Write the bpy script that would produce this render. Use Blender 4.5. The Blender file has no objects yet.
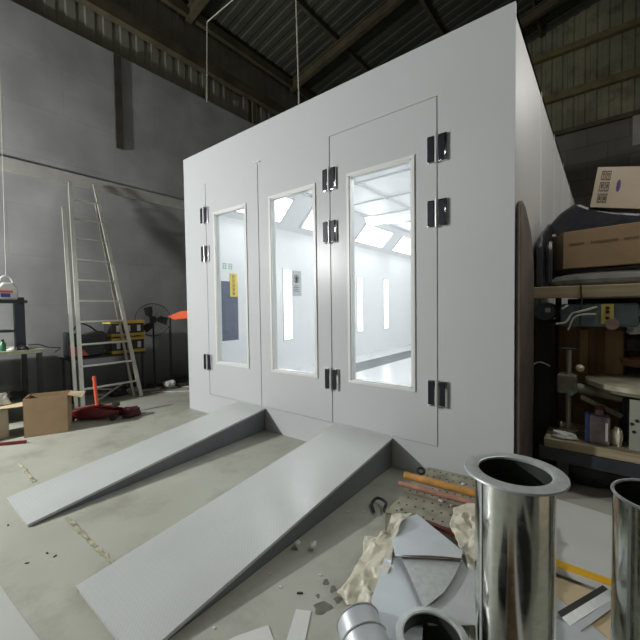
import bpy, bmesh, math, random
from mathutils import Vector, Matrix, noise
random.seed(7)
PI = math.pi
col = bpy.context.scene.collection
sc = bpy.context.scene

# ------------------------------------------------------------------ camera
F = 361.38
CAM = Vector((4.9504, -3.0372, 1.5))
FW = Vector((-0.619733, 0.784065, -0.034250))
RT = Vector((0.784742, 0.619672, -0.013650))
UP = Vector((-0.010521, 0.035337, 0.999320))
cd = bpy.data.cameras.new('camera'); cam = bpy.data.objects.new('camera', cd); col.objects.link(cam)
cd.sensor_width = 36; cd.lens = F / 640 * 36; cd.clip_start = 0.05; cd.clip_end = 100
M = Matrix((RT, UP, -FW)).transposed().to_4x4(); M.translation = CAM
cam.matrix_world = M
sc.camera = cam

def at(px, py, ax, v):
    """a measured point of the photograph taken onto a plane of the place (ax 0: X=v, 1: Y=v, 2: Z=v)"""
    d = RT * ((px - 320) / F) - UP * ((py - 320) / F) + FW
    return CAM + d * ((v - CAM[ax]) / d[ax])

# ------------------------------------------------------------------ materials
def mat(name, colr, rough=0.6, metal=0.0, var=0.0, vscale=4.0, bump=0.0, bscale=30.0, spec=0.5, coat=0.0,
        emit=0.0, col2=None, dirt=None, dirt_amt=0.0, dirt_scale=3.0, rvar=0.0, trans=0.0, stretch=None):
    m = bpy.data.materials.new(name); m.use_nodes = True
    nt = m.node_tree; n = nt.nodes; b = n['Principled BSDF']; L = nt.links.new
    def s(k, v):
        if k in b.inputs: b.inputs[k].default_value = v
    c = (*colr, 1); s('Base Color', c); s('Roughness', rough); s('Metallic', metal)
    s('Specular IOR Level', spec); s('Coat Weight', coat); s('Coat Roughness', 0.08)
    s('Transmission Weight', trans)
    tc = n.new('ShaderNodeTexCoord'); src = tc.outputs['Object']
    if stretch:
        mp = n.new('ShaderNodeMapping'); mp.inputs['Scale'].default_value = stretch
        L(src, mp.inputs['Vector']); src = mp.outputs['Vector']
    out = None
    if var > 0 or col2:
        t = n.new('ShaderNodeTexNoise'); t.inputs['Scale'].default_value = vscale; t.inputs['Detail'].default_value = 6
        L(src, t.inputs['Vector'])
        r = n.new('ShaderNodeValToRGB'); r.color_ramp.elements[0].position = .3; r.color_ramp.elements[1].position = .7
        lo = col2 if col2 else tuple(x * (1 - var) for x in colr)
        hi = colr if col2 else tuple(min(1, x * (1 + var)) for x in colr)
        r.color_ramp.elements[0].color = (*lo, 1); r.color_ramp.elements[1].color = (*hi, 1)
        L(t.outputs['Fac'], r.inputs['Fac']); out = r.outputs['Color']
        if rvar:
            mr = n.new('ShaderNodeMapRange'); mr.inputs['To Min'].default_value = max(0, rough - rvar); mr.inputs['To Max'].default_value = rough + rvar
            L(t.outputs['Fac'], mr.inputs['Value']); L(mr.outputs['Result'], b.inputs['Roughness'])
    if dirt:
        t = n.new('ShaderNodeTexNoise'); t.inputs['Scale'].default_value = dirt_scale; t.inputs['Detail'].default_value = 8; t.inputs['Roughness'].default_value = .65
        L(src, t.inputs['Vector'])
        r = n.new('ShaderNodeValToRGB'); r.color_ramp.elements[0].position = .5; r.color_ramp.elements[1].position = .68
        r.color_ramp.elements[0].color = (0, 0, 0, 1); r.color_ramp.elements[1].color = (dirt_amt,) * 3 + (1,)
        L(t.outputs['Fac'], r.inputs['Fac'])
        mx = n.new('ShaderNodeMix'); mx.data_type = 'RGBA'
        L(r.outputs['Color'], mx.inputs[0])
        if out: L(out, mx.inputs[6])
        else: mx.inputs[6].default_value = c
        mx.inputs[7].default_value = (*dirt, 1); out = mx.outputs[2]
    if out: L(out, b.inputs['Base Color'])
    if bump > 0:
        t = n.new('ShaderNodeTexNoise'); t.inputs['Scale'].default_value = bscale; t.inputs['Detail'].default_value = 4
        L(src, t.inputs['Vector'])
        bp = n.new('ShaderNodeBump'); bp.inputs['Strength'].default_value = bump; bp.inputs['Distance'].default_value = .02
        L(t.outputs['Fac'], bp.inputs['Height']); L(bp.outputs['Normal'], b.inputs['Normal'])
    if emit:
        s('Emission Color', c); s('Emission Strength', emit)
    return m

def block_wall(name, c1, c2, mortar, bw=.4, bh=.2, grime=(0.03, 0.03, 0.03), axis='YZ', rough=.8):
    m = bpy.data.materials.new(name); m.use_nodes = True
    nt = m.node_tree; n = nt.nodes; b = n['Principled BSDF']; L = nt.links.new
    b.inputs['Roughness'].default_value = rough
    tc = n.new('ShaderNodeTexCoord'); sp = n.new('ShaderNodeSeparateXYZ'); cb = n.new('ShaderNodeCombineXYZ')
    L(tc.outputs['Object'], sp.inputs[0]); L(sp.outputs['Y' if axis == 'YZ' else 'X'], cb.inputs[0]); L(sp.outputs['Z'], cb.inputs[1])
    br = n.new('ShaderNodeTexBrick'); br.inputs['Scale'].default_value = 1
    br.inputs['Brick Width'].default_value = bw; br.inputs['Row Height'].default_value = bh; br.inputs['Mortar Size'].default_value = .008
    br.inputs['Color1'].default_value = (*c1, 1); br.inputs['Color2'].default_value = (*c2, 1); br.inputs['Mortar'].default_value = (*mortar, 1)
    L(cb.outputs[0], br.inputs['Vector'])
    t = n.new('ShaderNodeTexNoise'); t.inputs['Scale'].default_value = 1.3; t.inputs['Detail'].default_value = 7
    L(tc.outputs['Object'], t.inputs['Vector'])
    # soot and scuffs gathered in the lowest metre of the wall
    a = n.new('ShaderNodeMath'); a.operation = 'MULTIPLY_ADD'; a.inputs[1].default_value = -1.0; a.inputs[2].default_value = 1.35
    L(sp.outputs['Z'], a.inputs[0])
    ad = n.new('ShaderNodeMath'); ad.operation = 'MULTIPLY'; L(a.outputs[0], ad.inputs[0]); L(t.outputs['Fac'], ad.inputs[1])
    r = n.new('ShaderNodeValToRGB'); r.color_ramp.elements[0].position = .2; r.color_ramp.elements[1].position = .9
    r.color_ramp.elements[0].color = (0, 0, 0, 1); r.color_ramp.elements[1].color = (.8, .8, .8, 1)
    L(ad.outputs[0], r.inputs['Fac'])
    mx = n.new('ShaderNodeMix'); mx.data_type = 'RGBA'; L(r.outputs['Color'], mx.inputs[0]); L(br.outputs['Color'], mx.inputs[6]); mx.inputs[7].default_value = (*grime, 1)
    r2 = n.new('ShaderNodeValToRGB'); r2.color_ramp.elements[0].position = .35; r2.color_ramp.elements[0].color = (.72, .72, .72, 1); r2.color_ramp.elements[1].position = .7; r2.color_ramp.elements[1].color = (1, 1, 1, 1)
    L(t.outputs['Fac'], r2.inputs['Fac'])
    m2 = n.new('ShaderNodeMix'); m2.data_type = 'RGBA'; m2.blend_type = 'MULTIPLY'; m2.inputs[0].default_value = 1
    L(mx.outputs[2], m2.inputs[6]); L(r2.outputs['Color'], m2.inputs[7]); L(m2.outputs[2], b.inputs['Base Color'])
    bp = n.new('ShaderNodeBump'); bp.inputs['Strength'].default_value = .25; bp.inputs['Distance'].default_value = .01
    inv = n.new('ShaderNodeMath'); inv.operation = 'SUBTRACT'; inv.inputs[0].default_value = 1; L(br.outputs['Fac'], inv.inputs[1])
    L(inv.outputs[0], bp.inputs['Height']); L(bp.outputs['Normal'], b.inputs['Normal'])
    return m

def galvanised(name, rough=.22, c=(.62, .65, .63)):
    m = bpy.data.materials.new(name); m.use_nodes = True
    nt = m.node_tree; n = nt.nodes; b = n['Principled BSDF']; L = nt.links.new
    b.inputs['Metallic'].default_value = 1
    tc = n.new('ShaderNodeTexCoord')
    v = n.new('ShaderNodeTexVoronoi'); v.inputs['Scale'].default_value = 45; L(tc.outputs['Object'], v.inputs['Vector'])
    bw = n.new('ShaderNodeRGBToBW'); L(v.outputs['Color'], bw.inputs[0])
    r = n.new('ShaderNodeValToRGB'); r.color_ramp.elements[0].color = tuple(x * .82 for x in c) + (1,); r.color_ramp.elements[1].color = (*c, 1)
    L(bw.outputs[0], r.inputs['Fac']); L(r.outputs['Color'], b.inputs['Base Color'])
    mr = n.new('ShaderNodeMapRange'); mr.inputs['To Min'].default_value = rough - .04; mr.inputs['To Max'].default_value = rough + .05
    L(bw.outputs[0], mr.inputs['Value']); L(mr.outputs['Result'], b.inputs['Roughness'])
    t = n.new('ShaderNodeTexNoise'); t.inputs['Scale'].default_value = 6
    mp = n.new('ShaderNodeMapping'); mp.inputs['Scale'].default_value = (1, 1, .15); L(tc.outputs['Object'], mp.inputs[0]); L(mp.outputs[0], t.inputs['Vector'])
    bp = n.new('ShaderNodeBump'); bp.inputs['Strength'].default_value = .12; bp.inputs['Distance'].default_value = .02
    L(t.outputs['Fac'], bp.inputs['Height']); L(bp.outputs['Normal'], b.inputs['Normal'])
    return m

def tread_plate(name, c):
    m = mat(name, c, rough=.22, var=.04, vscale=2, spec=.6)
    nt = m.node_tree; n = nt.nodes; b = n['Principled BSDF']; L = nt.links.new
    tc = n.new('ShaderNodeTexCoord'); mp = n.new('ShaderNodeMapping'); mp.inputs['Rotation'].default_value = (0, 0, PI / 4)
    L(tc.outputs['Object'], mp.inputs[0])
    ck = n.new('ShaderNodeTexBrick'); ck.inputs['Scale'].default_value = 1; ck.inputs['Brick Width'].default_value = .034
    ck.inputs['Row Height'].default_value = .017; ck.inputs['Mortar Size'].default_value = .0045; ck.inputs['Mortar Smooth'].default_value = .6
    L(mp.outputs[0], ck.inputs['Vector'])
    bp = n.new('ShaderNodeBump'); bp.inputs['Strength'].default_value = .22; bp.inputs['Distance'].default_value = .003; bp.invert = True
    L(ck.outputs['Fac'], bp.inputs['Height']); L(bp.outputs['Normal'], b.inputs['Normal'])
    return m

def glass_mat(name):
    m = bpy.data.materials.new(name); m.use_nodes = True
    nt = m.node_tree; n = nt.nodes; L = nt.links.new
    n.remove(n['Principled BSDF']); o = n['Material Output']
    t = n.new('ShaderNodeBsdfTransparent'); t.inputs[0].default_value = (.95, .97, .97, 1)
    g = n.new('ShaderNodeBsdfGlossy'); g.inputs['Roughness'].default_value = .02
    fr = n.new('ShaderNodeFresnel'); fr.inputs['IOR'].default_value = 1.45
    ge = n.new('ShaderNodeNewGeometry'); iv = n.new('ShaderNodeMath'); iv.operation = 'SUBTRACT'; iv.inputs[0].default_value = 1; L(ge.outputs['Backfacing'], iv.inputs[1])
    ml = n.new('ShaderNodeMath'); ml.operation = 'MULTIPLY'; L(fr.outputs[0], ml.inputs[0]); L(iv.outputs[0], ml.inputs[1])
    mx = n.new('ShaderNodeMixShader'); L(ml.outputs[0], mx.inputs[0]); L(t.outputs[0], mx.inputs[1]); L(g.outputs[0], mx.inputs[2])
    L(mx.outputs[0], o.inputs['Surface'])
    return m

PAINT = mat('booth_white_paint', (.555, .57, .58), rough=.3, var=.012, vscale=1.2, spec=.25)
PAINT_SIDE = mat('booth_side_panel_paint', (.58, .57, .55), rough=.4, var=.06, vscale=1.0, spec=.5)
PAINT_IN = mat('booth_inner_white', (.82, .83, .84), rough=.35, var=.01)
FRAMEW = mat('window_frame_white', (.72, .73, .71), rough=.35)
SEAM = mat('door_seam_shadow_gap', (.03, .03, .03), rough=.9)
CHROME = mat('hinge_chrome', (.75, .76, .78), rough=.12, metal=1)
HBLACK = mat('hinge_black_insert', (.006, .008, .016), rough=.45, spec=.3)
KNUCK = mat('hinge_knuckle_satin', (.60, .61, .62), rough=.35, metal=.6)
GLASS = glass_mat('clear_glass')
LAMP = mat('booth_tube_light', (1, 1, 1), emit=5)
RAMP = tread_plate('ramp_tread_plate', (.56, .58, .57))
RSIDE = mat('ramp_side_shaded', (.17, .18, .195), rough=.5, var=.1)  # dark tone puts the shade of the ramp sides into the colour
GALV = galvanised('galvanised_duct', .13, (.66, .68, .64))
GALVF = mat('galvanised_flange', (.50, .53, .52), rough=.4, metal=.45, var=.1, vscale=30)
SHEET = mat('zinc_coated_sheet', (.62, .66, .69), rough=.38, metal=.35, var=.05, vscale=6)
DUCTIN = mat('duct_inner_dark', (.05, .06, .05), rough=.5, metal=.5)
CARD = mat('cardboard', (.36, .25, .145), rough=.85, var=.08, vscale=5, bump=.1)
CARDL = mat('cardboard_light', (.56, .45, .28), rough=.85, var=.06)
CARDG = mat('cardboard_greyish', (.50, .42, .32), rough=.85, var=.06)
WOOD = mat('old_timber', (.36, .30, .19), rough=.8, var=.25, vscale=8, stretch=(.3, 4, 4), bump=.3)
WOODB = mat('brown_plywood', (.20, .115, .05), rough=.7, var=.35, vscale=3, stretch=(3, 1, .3))
BLACK = mat('black_rubber', (.012, .012, .013), rough=.5)
DARKM = mat('dark_painted_steel', (.03, .032, .04), rough=.45, var=.3)
BLUEM = mat('blue_grey_machine_paint', (.11, .16, .17), rough=.45, var=.3, vscale=6, dirt=(.03, .025, .02), dirt_amt=.7)
OLIVE = mat('oily_olive_iron', (.17, .18, .12), rough=.5, var=.35, vscale=9, dirt=(.02, .02, .015), dirt_amt=.7, dirt_scale=6)
IRON = mat('dark_iron', (.05, .05, .045), rough=.5, metal=.3, var=.3)
ALU = mat('aluminium_rail', (.72, .72, .64), rough=.4, metal=.6, var=.1)
RED = mat('red_jack_paint', (.17, .016, .02), rough=.35, dirt=(.02, .01, .01), dirt_amt=.8, dirt_scale=9)
ORANGE = mat('orange_red_paint', (.75, .13, .05), rough=.45)
YELLOW = mat('yellow_plastic', (.60, .42, .06), rough=.5)
WHITEP = mat('white_plastic', (.68, .68, .66), rough=.5)
RAG = mat('beige_wrapping_film', (.60, .575, .45), rough=.4, var=.1, vscale=9, bump=.15, bscale=25)
BROWNW = mat('brown_slab_tone', (.12, .092, .078), rough=.65, var=.3, vscale=3, bump=.5, bscale=5)
TARP = mat('black_plastic_sheet', (.032, .034, .042), rough=.35, bump=.9, bscale=7)
GREYT = mat('grey_dusty_sheet', (.16, .16, .145), rough=.7, var=.3, vscale=5, bump=.5, bscale=10)
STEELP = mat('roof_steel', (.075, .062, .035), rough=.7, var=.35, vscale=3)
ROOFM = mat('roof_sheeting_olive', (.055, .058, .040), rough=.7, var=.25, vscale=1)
CLAD = mat('wall_cladding_greenish', (.21, .20, .13), rough=.6, var=.3, vscale=1.2, dirt=(.08, .06, .03), dirt_amt=.7, dirt_scale=2)
CONC = mat('concrete_beam', (.36, .355, .33), rough=.8, var=.12)
STRING = mat('pale_string', (.45, .44, .36), rough=.8)

# ------------------------------------------------------------------ mesh helpers
class MB:
    def __init__(s): s.bm = bmesh.new()
    def box(s, c, d, rot=None, bev=0):
        r = bmesh.ops.create_cube(s.bm, size=1)
        T = Matrix.Translation(c) @ (rot.to_4x4() if rot else Matrix()) @ Matrix.Diagonal((*d, 1))
        bmesh.ops.transform(s.bm, matrix=T, verts=r['verts'])
        if bev:
            es = list({e for v in r['verts'] for e in v.link_edges})
            bmesh.ops.bevel(s.bm, geom=es, offset=bev, segments=2, affect='EDGES', profile=.6)
        return s
    def span(s, a, b, bev=0):
        return s.box([(a[i] + b[i]) / 2 for i in range(3)], [abs(b[i] - a[i]) for i in range(3)], bev=bev)
    def cyl(s, a, b, r1, r2=None, seg=20, caps=True):
        a = Vector(a); b = Vector(b); r2 = r1 if r2 is None else r2
        d = b - a; q = d.to_track_quat('Z', 'Y').to_matrix().to_4x4()
        bmesh.ops.create_cone(s.bm, cap_ends=caps, segments=seg, radius1=r1, radius2=r2, depth=d.length,
                              matrix=Matrix.Translation((a + b) / 2) @ q)
        return s
    def bar(s, a, b, w, h, up=(0, 0, 1)):
        a = Vector(a); b = Vector(b); d = b - a; z = d.normalized(); u = Vector(up)
        x = u.cross(z)
        if x.length < 1e-4: x = Vector((1, 0, 0)).cross(z)
        x.normalize(); y = z.cross(x)
        return s.box((a + b) / 2, (w, h, d.length), Matrix((x, y, z)).transposed())
    def tube(s, pts, r, seg=8, smooth=True):
        pts = [Vector(p) for p in pts]; rings = []
        if len(pts) > 2 and not isinstance(r, (list, tuple)) and smooth:
            e = [pts[0]] + pts + [pts[-1]]; out = []
            for i in range(1, len(e) - 2):
                for k in range(5):
                    t = k / 5; a, b, c, d = e[i - 1:i + 3]
                    out.append(.5 * ((2 * b) + (c - a) * t + (2 * a - 5 * b + 4 * c - d) * t * t + (3 * b - a - 3 * c + d) * t ** 3))
            pts = out + [pts[-1]]
        for i, p in enumerate(pts):
            t = (pts[min(i + 1, len(pts) - 1)] - pts[max(i - 1, 0)]).normalized()
            x = t.orthogonal().normalized() if i == 0 else (px - t * px.dot(t)).normalized()
            px = x; y = t.cross(x); rr = r[i] if isinstance(r, (list, tuple)) else r
            rings.append([s.bm.verts.new(p + (x * math.cos(k * 2 * PI / seg) + y * math.sin(k * 2 * PI / seg)) * rr) for k in range(seg)])
        for A, B in zip(rings, rings[1:]):
            for k in range(seg): s.bm.faces.new((A[k], A[(k + 1) % seg], B[(k + 1) % seg], B[k]))
        s.bm.faces.new(rings[0][::-1]); s.bm.faces.new(rings[-1])
        return s
    def prism(s, pts, thick):
        """closed outline (3D points, planar) given thickness vector"""
        t = Vector(thick); A = [s.bm.verts.new(Vector(p)) for p in pts]; B = [s.bm.verts.new(Vector(p) + t) for p in pts]
        s.bm.faces.new(A); s.bm.faces.new(B[::-1]); n = len(A)
        for k in range(n): s.bm.faces.new((A[k], B[k], B[(k + 1) % n], A[(k + 1) % n]))
        return s
    def lathe(s, prof, c=(0, 0, 0), axis=(0, 0, 1), seg=48, arc=2 * PI):
        q = Vector(axis).normalized().to_track_quat('Z', 'Y').to_matrix(); c = Vector(c); R = []
        full = abs(arc - 2 * PI) < 1e-6; n = seg if full else seg + 1
        for k in range(n):
            a = arc * k / seg
            R.append([s.bm.verts.new(c + q @ Vector((r * math.cos(a), r * math.sin(a), z))) for r, z in prof])
        for k in range(seg):
            A = R[k]; B = R[(k + 1) % n]
            for j in range(len(prof) - 1): s.bm.faces.new((A[j], B[j], B[j + 1], A[j + 1]))
        return s
    def grid(s, fn, nu, nv):
        V = [[s.bm.verts.new(fn(i / nu, j / nv)) for j in range(nv + 1)] for i in range(nu + 1)]
        for i in range(nu):
            for j in range(nv): s.bm.faces.new((V[i][j], V[i + 1][j], V[i + 1][j + 1], V[i][j + 1]))
        return s
    def torus(s, c, R, r, axis=(0, 0, 1), seg=32, rs=6):
        q = Vector(axis).normalized().to_track_quat('Z', 'Y').to_matrix(); c = Vector(c); rings = []
        for k in range(seg):
            a = 2 * PI * k / seg
            rings.append([s.bm.verts.new(c + q @ Vector(((R + r * math.cos(b)) * math.cos(a), (R + r * math.cos(b)) * math.sin(a), r * math.sin(b)))) for b in [2 * PI * j / rs for j in range(rs)]])
        for k in range(seg):
            A = rings[k]; B = rings[(k + 1) % seg]
            for j in range(rs): s.bm.faces.new((A[j], B[j], B[(j + 1) % rs], A[(j + 1) % rs]))
        return s
    def build(s, name, m, parent=None, smooth=False, bevel=0, solid=0, subsurf=0):
        bmesh.ops.remove_doubles(s.bm, verts=s.bm.verts, dist=1e-5) if False else None
        bmesh.ops.recalc_face_normals(s.bm, faces=s.bm.faces)
        if parent is not None:
            bmesh.ops.transform(s.bm, matrix=world(parent).inverted(), verts=s.bm.verts)
        me = bpy.data.meshes.new(name); s.bm.to_mesh(me); s.bm.free()
        me.materials.append(m)
        if smooth:
            for p in me.polygons: p.use_smooth = True
            try: me.set_sharp_from_angle(angle=math.radians(40))
            except Exception: pass
        o = bpy.data.objects.new(name, me); col.objects.link(o)
        if parent is not None: o.parent = parent
        if solid:
            k = o.modifiers.new('solid', 'SOLIDIFY'); k.thickness = solid; k.offset = 0
        if subsurf:
            k = o.modifiers.new('sub', 'SUBSURF'); k.levels = subsurf; k.render_levels = subsurf
        if bevel:
            k = o.modifiers.new('bev', 'BEVEL'); k.width = bevel; k.segments = 2; k.limit_method = 'ANGLE'
        return o

def world(o):
    m = Matrix.LocRotScale(o.location, o.rotation_euler, o.scale)
    return world(o.parent) @ m if o.parent else m
def tag(o, label, cat, group=None, kind=None):
    o['label'] = label; o['category'] = cat
    if group: o['group'] = group
    if kind: o['kind'] = kind
    return o
def thing(name, label, cat, loc, group=None):
    o = bpy.data.objects.new(name, None); o.empty_display_size = .1; o.location = loc; col.objects.link(o)
    return tag(o, label, cat, group)
def single(mb, name, m, label, cat, loc=None, group=None, **k):
    """one-mesh thing whose origin sits at loc"""
    if loc is not None:
        bmesh.ops.transform(mb.bm, matrix=Matrix.Translation(-Vector(loc)), verts=mb.bm.verts)
    o = mb.build(name, m, **k)
    if loc is not None: o.location = loc
    return tag(o, label, cat, group)
def struct(mb, name, m, **k):
    o = mb.build(name, m, **k); o['kind'] = 'structure'; return o

# ------------------------------------------------------------------ the hall
WX, BY = -2.3, 9.5            # left wall and back wall planes
RX, FY = 9.0, -11.0
FLOOR = mat('concrete_floor', (.42, .425, .36), rough=.5, var=.07, vscale=1.4, bump=.05, bscale=20, dirt=(.20, .19, .14), dirt_amt=.5, dirt_scale=1.9, rvar=.1)
struct(MB().span((WX - .3, FY - .3, -.2), (RX + .3, BY + .3, 0)), 'floor', FLOOR)
BW1 = block_wall('painted_block_left', (.35, .352, .355), (.365, .367, .37), (.33, .332, .335), bw=1.6, bh=.8, grime=(.035, .035, .04))
struct(MB().span((WX - .25, FY, 0), (WX, BY, 6.3)), 'wall_left', BW1)
BW2 = block_wall('painted_block_back', (.15, .135, .115), (.20, .185, .165), (.10, .09, .075), bw=.9, bh=.45, axis='XZ')
struct(MB().span((WX, BY, 0), (RX, BY + .25, 6.3)), 'wall_back', BW2)
struct(MB().span((RX, FY, 0), (RX + .25, BY, 9)), 'wall_right', mat('right_wall_render', (.16, .15, .13), rough=.85, var=.2, vscale=1))
struct(MB().span((WX, FY - .25, 0), (RX, FY, 11)), 'wall_front', mat('front_wall_render', (.13, .13, .12), rough=.85, var=.2, vscale=1))

def corrug(L, period=.22, depth=.035):
    pts = []; x = 0
    while x < L:
        for dx, d in ((0, 0), (.07, 0), (.09, depth), (.19, depth)): pts.append((x + dx * period / .22, d))
        x += period
    return pts
def clad(a, direction, L, z0, z1fn, normal, period=.22, depth=.035):
    mb = MB(); a = Vector(a); d = Vector(direction); n = Vector(normal); prev = None
    for x, k in corrug(L, period, depth):
        p = a + d * x + n * k
        cur = (mb.bm.verts.new((p.x, p.y, z0)), mb.bm.verts.new((p.x, p.y, z1fn(p))))
        if prev: mb.bm.faces.new((prev[0], cur[0], cur[1], prev[1]))
        prev = cur
    return mb
roofz = lambda x: 8.05 + .22 * (x - WX) if x < 5.5 else 8.05 + .22 * (5.5 - WX) - .22 * (x - 5.5)
struct(clad((WX - .1, FY, 0), (0, 1, 0), BY - FY, 6.25, lambda p: 8.15, (1, 0, 0), .3, .014), 'wall_left', mat('left_cladding', (.19, .185, .145), rough=.9, var=.2, vscale=1), solid=.004)
struct(clad((WX, BY + .08, 0), (1, 0, 0), RX - WX, 6.25, lambda p: roofz(p.x) + .05, (0, -1, 0), .26, .03), 'wall_back', CLAD, solid=.004)
# roof sheeting with its corrugation running up the slope
mb = MB(); prev = None
for y, k in corrug(BY - FY + .4, .3, .02):
    Y = FY - .2 + y
    cur = [mb.bm.verts.new((X, Y, roofz(X) + .12 - k)) for X in (WX - .3, 5.5, RX + .3)]
    if prev:
        for j in range(2): mb.bm.faces.new((prev[j], cur[j], cur[j + 1], prev[j + 1]))
    prev = cur
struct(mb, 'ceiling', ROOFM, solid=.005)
# concrete band, eaves beams, rafters, purlins, dark wall strip
struct(MB().span((WX, FY, 3.66), (WX + .05, BY, 3.86)), 'trim_1', CONC)
struct(MB().span((WX, FY, 6.86), (WX + .16, BY, 7.10)), 'trim_2', STEELP)
struct(MB().span((WX, FY, 7.85), (WX + .12, BY, 8.05)), 'trim_3', STEELP)
struct(MB().span((WX, .02, 4.55), (WX + .04, .15, 6.27)), 'trim_4', mat('dark_brown_strip', (.05, .042, .032), rough=.8, var=.3))  # dark brown strip set where the wall has a narrow recess
struct(MB().span((WX, 2.0, 6.3), (WX + .05, 2.1, 6.86)), 'trim_4', STEELP)
struct(MB().span((WX, 3.4, 6.3), (WX + .05, 3.5, 6.86)), 'trim_4', STEELP)
n_t = 5
for z, h, d in ((6.32, .12, .10), (7.3, .2, .14), (8.55, .16, .14)):
    struct(MB().span((WX, BY - d, z), (RX, BY - .001, z + h)), f'trim_{n_t}', STEELP if z < 7 else mat(f'gable_rail_{n_t}', (.16, .13, .055), rough=.7, var=.3)); n_t += 1
for Y in (-8.5, -5.2, -1.8, 1.6, 4.9, 8.2):
    mb = MB()
    for x0, x1 in ((WX, 5.5), (5.5, RX)):
        for dz, h, w in ((-.04, .03, .14), (-.16, .22, .03), (-.27, .03, .14)):
            mb.bar((x0, Y, roofz(x0) + dz), (x1, Y, roofz(x1) + dz), w, h)
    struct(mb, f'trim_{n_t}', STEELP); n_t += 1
for X in (-.6, 1.4, 3.4, 5.4, 7.4):
    struct(MB().span((X - .04, FY, roofz(X) - .03), (X + .04, BY, roofz(X) + .08)), f'trim_{n_t}', STEELP); n_t += 1
struct(MB().box((5.75, BY - .03, 5.95), (.6, .06, .75)), 'trim_30', CONC)
# floor joint strips, laid in line across the floor
JT = mat('rough_filler_strip', (.42, .40, .28), rough=.9, var=.35, vscale=14, dirt=(.06, .06, .04), dirt_amt=.9, dirt_scale=12, bump=.6)
def strip(a, b, w0, z=.004):
    a = Vector(a); b = Vector(b); d = (b - a).normalized(); s = Vector((-d.y, d.x, 0)); n = 26; mb = MB(); t = []; u = []
    for i in range(n + 1):
        p = a.lerp(b, i / n); t.append(p + s * w0 * random.uniform(.3, 1)); u.append(p - s * w0 * random.uniform(.3, 1))
    mb.prism([(*q.xy, .0005) for q in t] + [(*q.xy, .0005) for q in u[::-1]], (0, 0, z)); return mb
struct(strip((.42, -2.13, 0), (1.02, -2.15, 0), .022), 'trim_31', JT)
struct(strip((1.9, -2.17, 0), (2.68, -2.17, 0), .020), 'trim_32', JT)

# ------------------------------------------------------------------ spray booth
W, H, LEN = 4.40, 3.72, 8.4
DX = (.53, 1.612, 2.703, 3.828); DZ0, DZ1 = .288, 3.252
booth = thing('spray_booth', 'large white spray paint booth with three glazed front doors, brightly lit inside', 'spray booth', (2.2, 4.2, 0))
T = .06
mb = MB()
mb.span((0, 0, 0), (DX[0] - .003, T, H)); mb.span((DX[3] + .003, 0, 0), (W, T, H))
mb.span((DX[0] - .003, 0, 0), (DX[3] + .003, T, DZ0 - .004)); mb.span((DX[0] - .003, 0, DZ1 + .004), (DX[3] + .003, T, H))
mb.build('front_panel', PAINT, booth)
for X in DX: MB().span((X - .025, T + .002, DZ0 - .02), (X + .025, T + .012, DZ1 + .02)).build('dark_seam_strip', SEAM, booth)  # dark strips added behind the gaps to stop booth light showing through
for z in (DZ0, DZ1): MB().span((DX[0], T + .002, z - .03), (DX[3], T + .012, z + .03)).build('dark_seam_strip', SEAM, booth)
mb = MB(); mb.span((W - T, T, 0), (W, LEN, H)); mb.build('side_panel', PAINT_SIDE, booth)
MB().span((0, T, 0), (.02, LEN, H)).build('side_panel', PAINT, booth)
MB().span((0, T, H - .05), (W, LEN, H)).build('roof_panel', PAINT, booth)
MB().span((.02, LEN, 0), (W, LEN + .06, H)).build('rear_panel', PAINT, booth)
for Y in (1.45, 2.67, 3.9, 5.1, 6.3, 7.5):
    MB().span((W, Y - .012, 0), (W + .005, Y + .008, H)).build('panel_joint_strip', FRAMEW, booth)
MB().span((W, 0, 0), (W + .012, .03, H)).build('corner_trim', PAINT, booth)
# lining
IZ = 3.55
mb = MB(); mb.span((.02, T, DZ0 - .2), (.08, LEN, IZ)); mb.span((W - .1, T, DZ0 - .2), (W - T, LEN, IZ))
mb.span((.08, LEN - .06, DZ0 - .2), (W - .1, LEN, IZ)); mb.build('inner_wall', PAINT_IN, booth)
MB().span((.02, T, IZ), (W - T, LEN, IZ + .04)).build('inner_ceiling', PAINT_IN, booth)
MB().span((.02, T, .2), (W - T, LEN, DZ0)).build('inner_floor', mat('booth_floor_plate', (.62, .63, .64), rough=.25), booth)
GR = mat('floor_grating_steel', (.28, .29, .30), rough=.4, metal=.6)
for gx in (.75, 3.1):
    mb = MB()
    for k in range(12): mb.span((gx + k * .05, .5, DZ0), (gx + .018 + k * .05, LEN - .4, DZ0 + .012))
    for k in range(16): mb.span((gx, .6 + k * .48, DZ0), (gx + .57, .62 + k * .48, DZ0 + .010))
    mb.build('floor_grating', GR, booth)
# ceiling filter frame grid
mb = MB()
for k in range(1, 8): mb.span((.7, k * 1.04, IZ - .02), (3.65, k * 1.04 + .04, IZ))
for X in (.7, 1.68, 2.66, 3.62): mb.span((X, .1, IZ - .02), (X + .04, LEN - .1, IZ))
mb.build('ceiling_filter_frame', mat('filter_frame_grey', (.66, .67, .68), rough=.5), booth)
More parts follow.
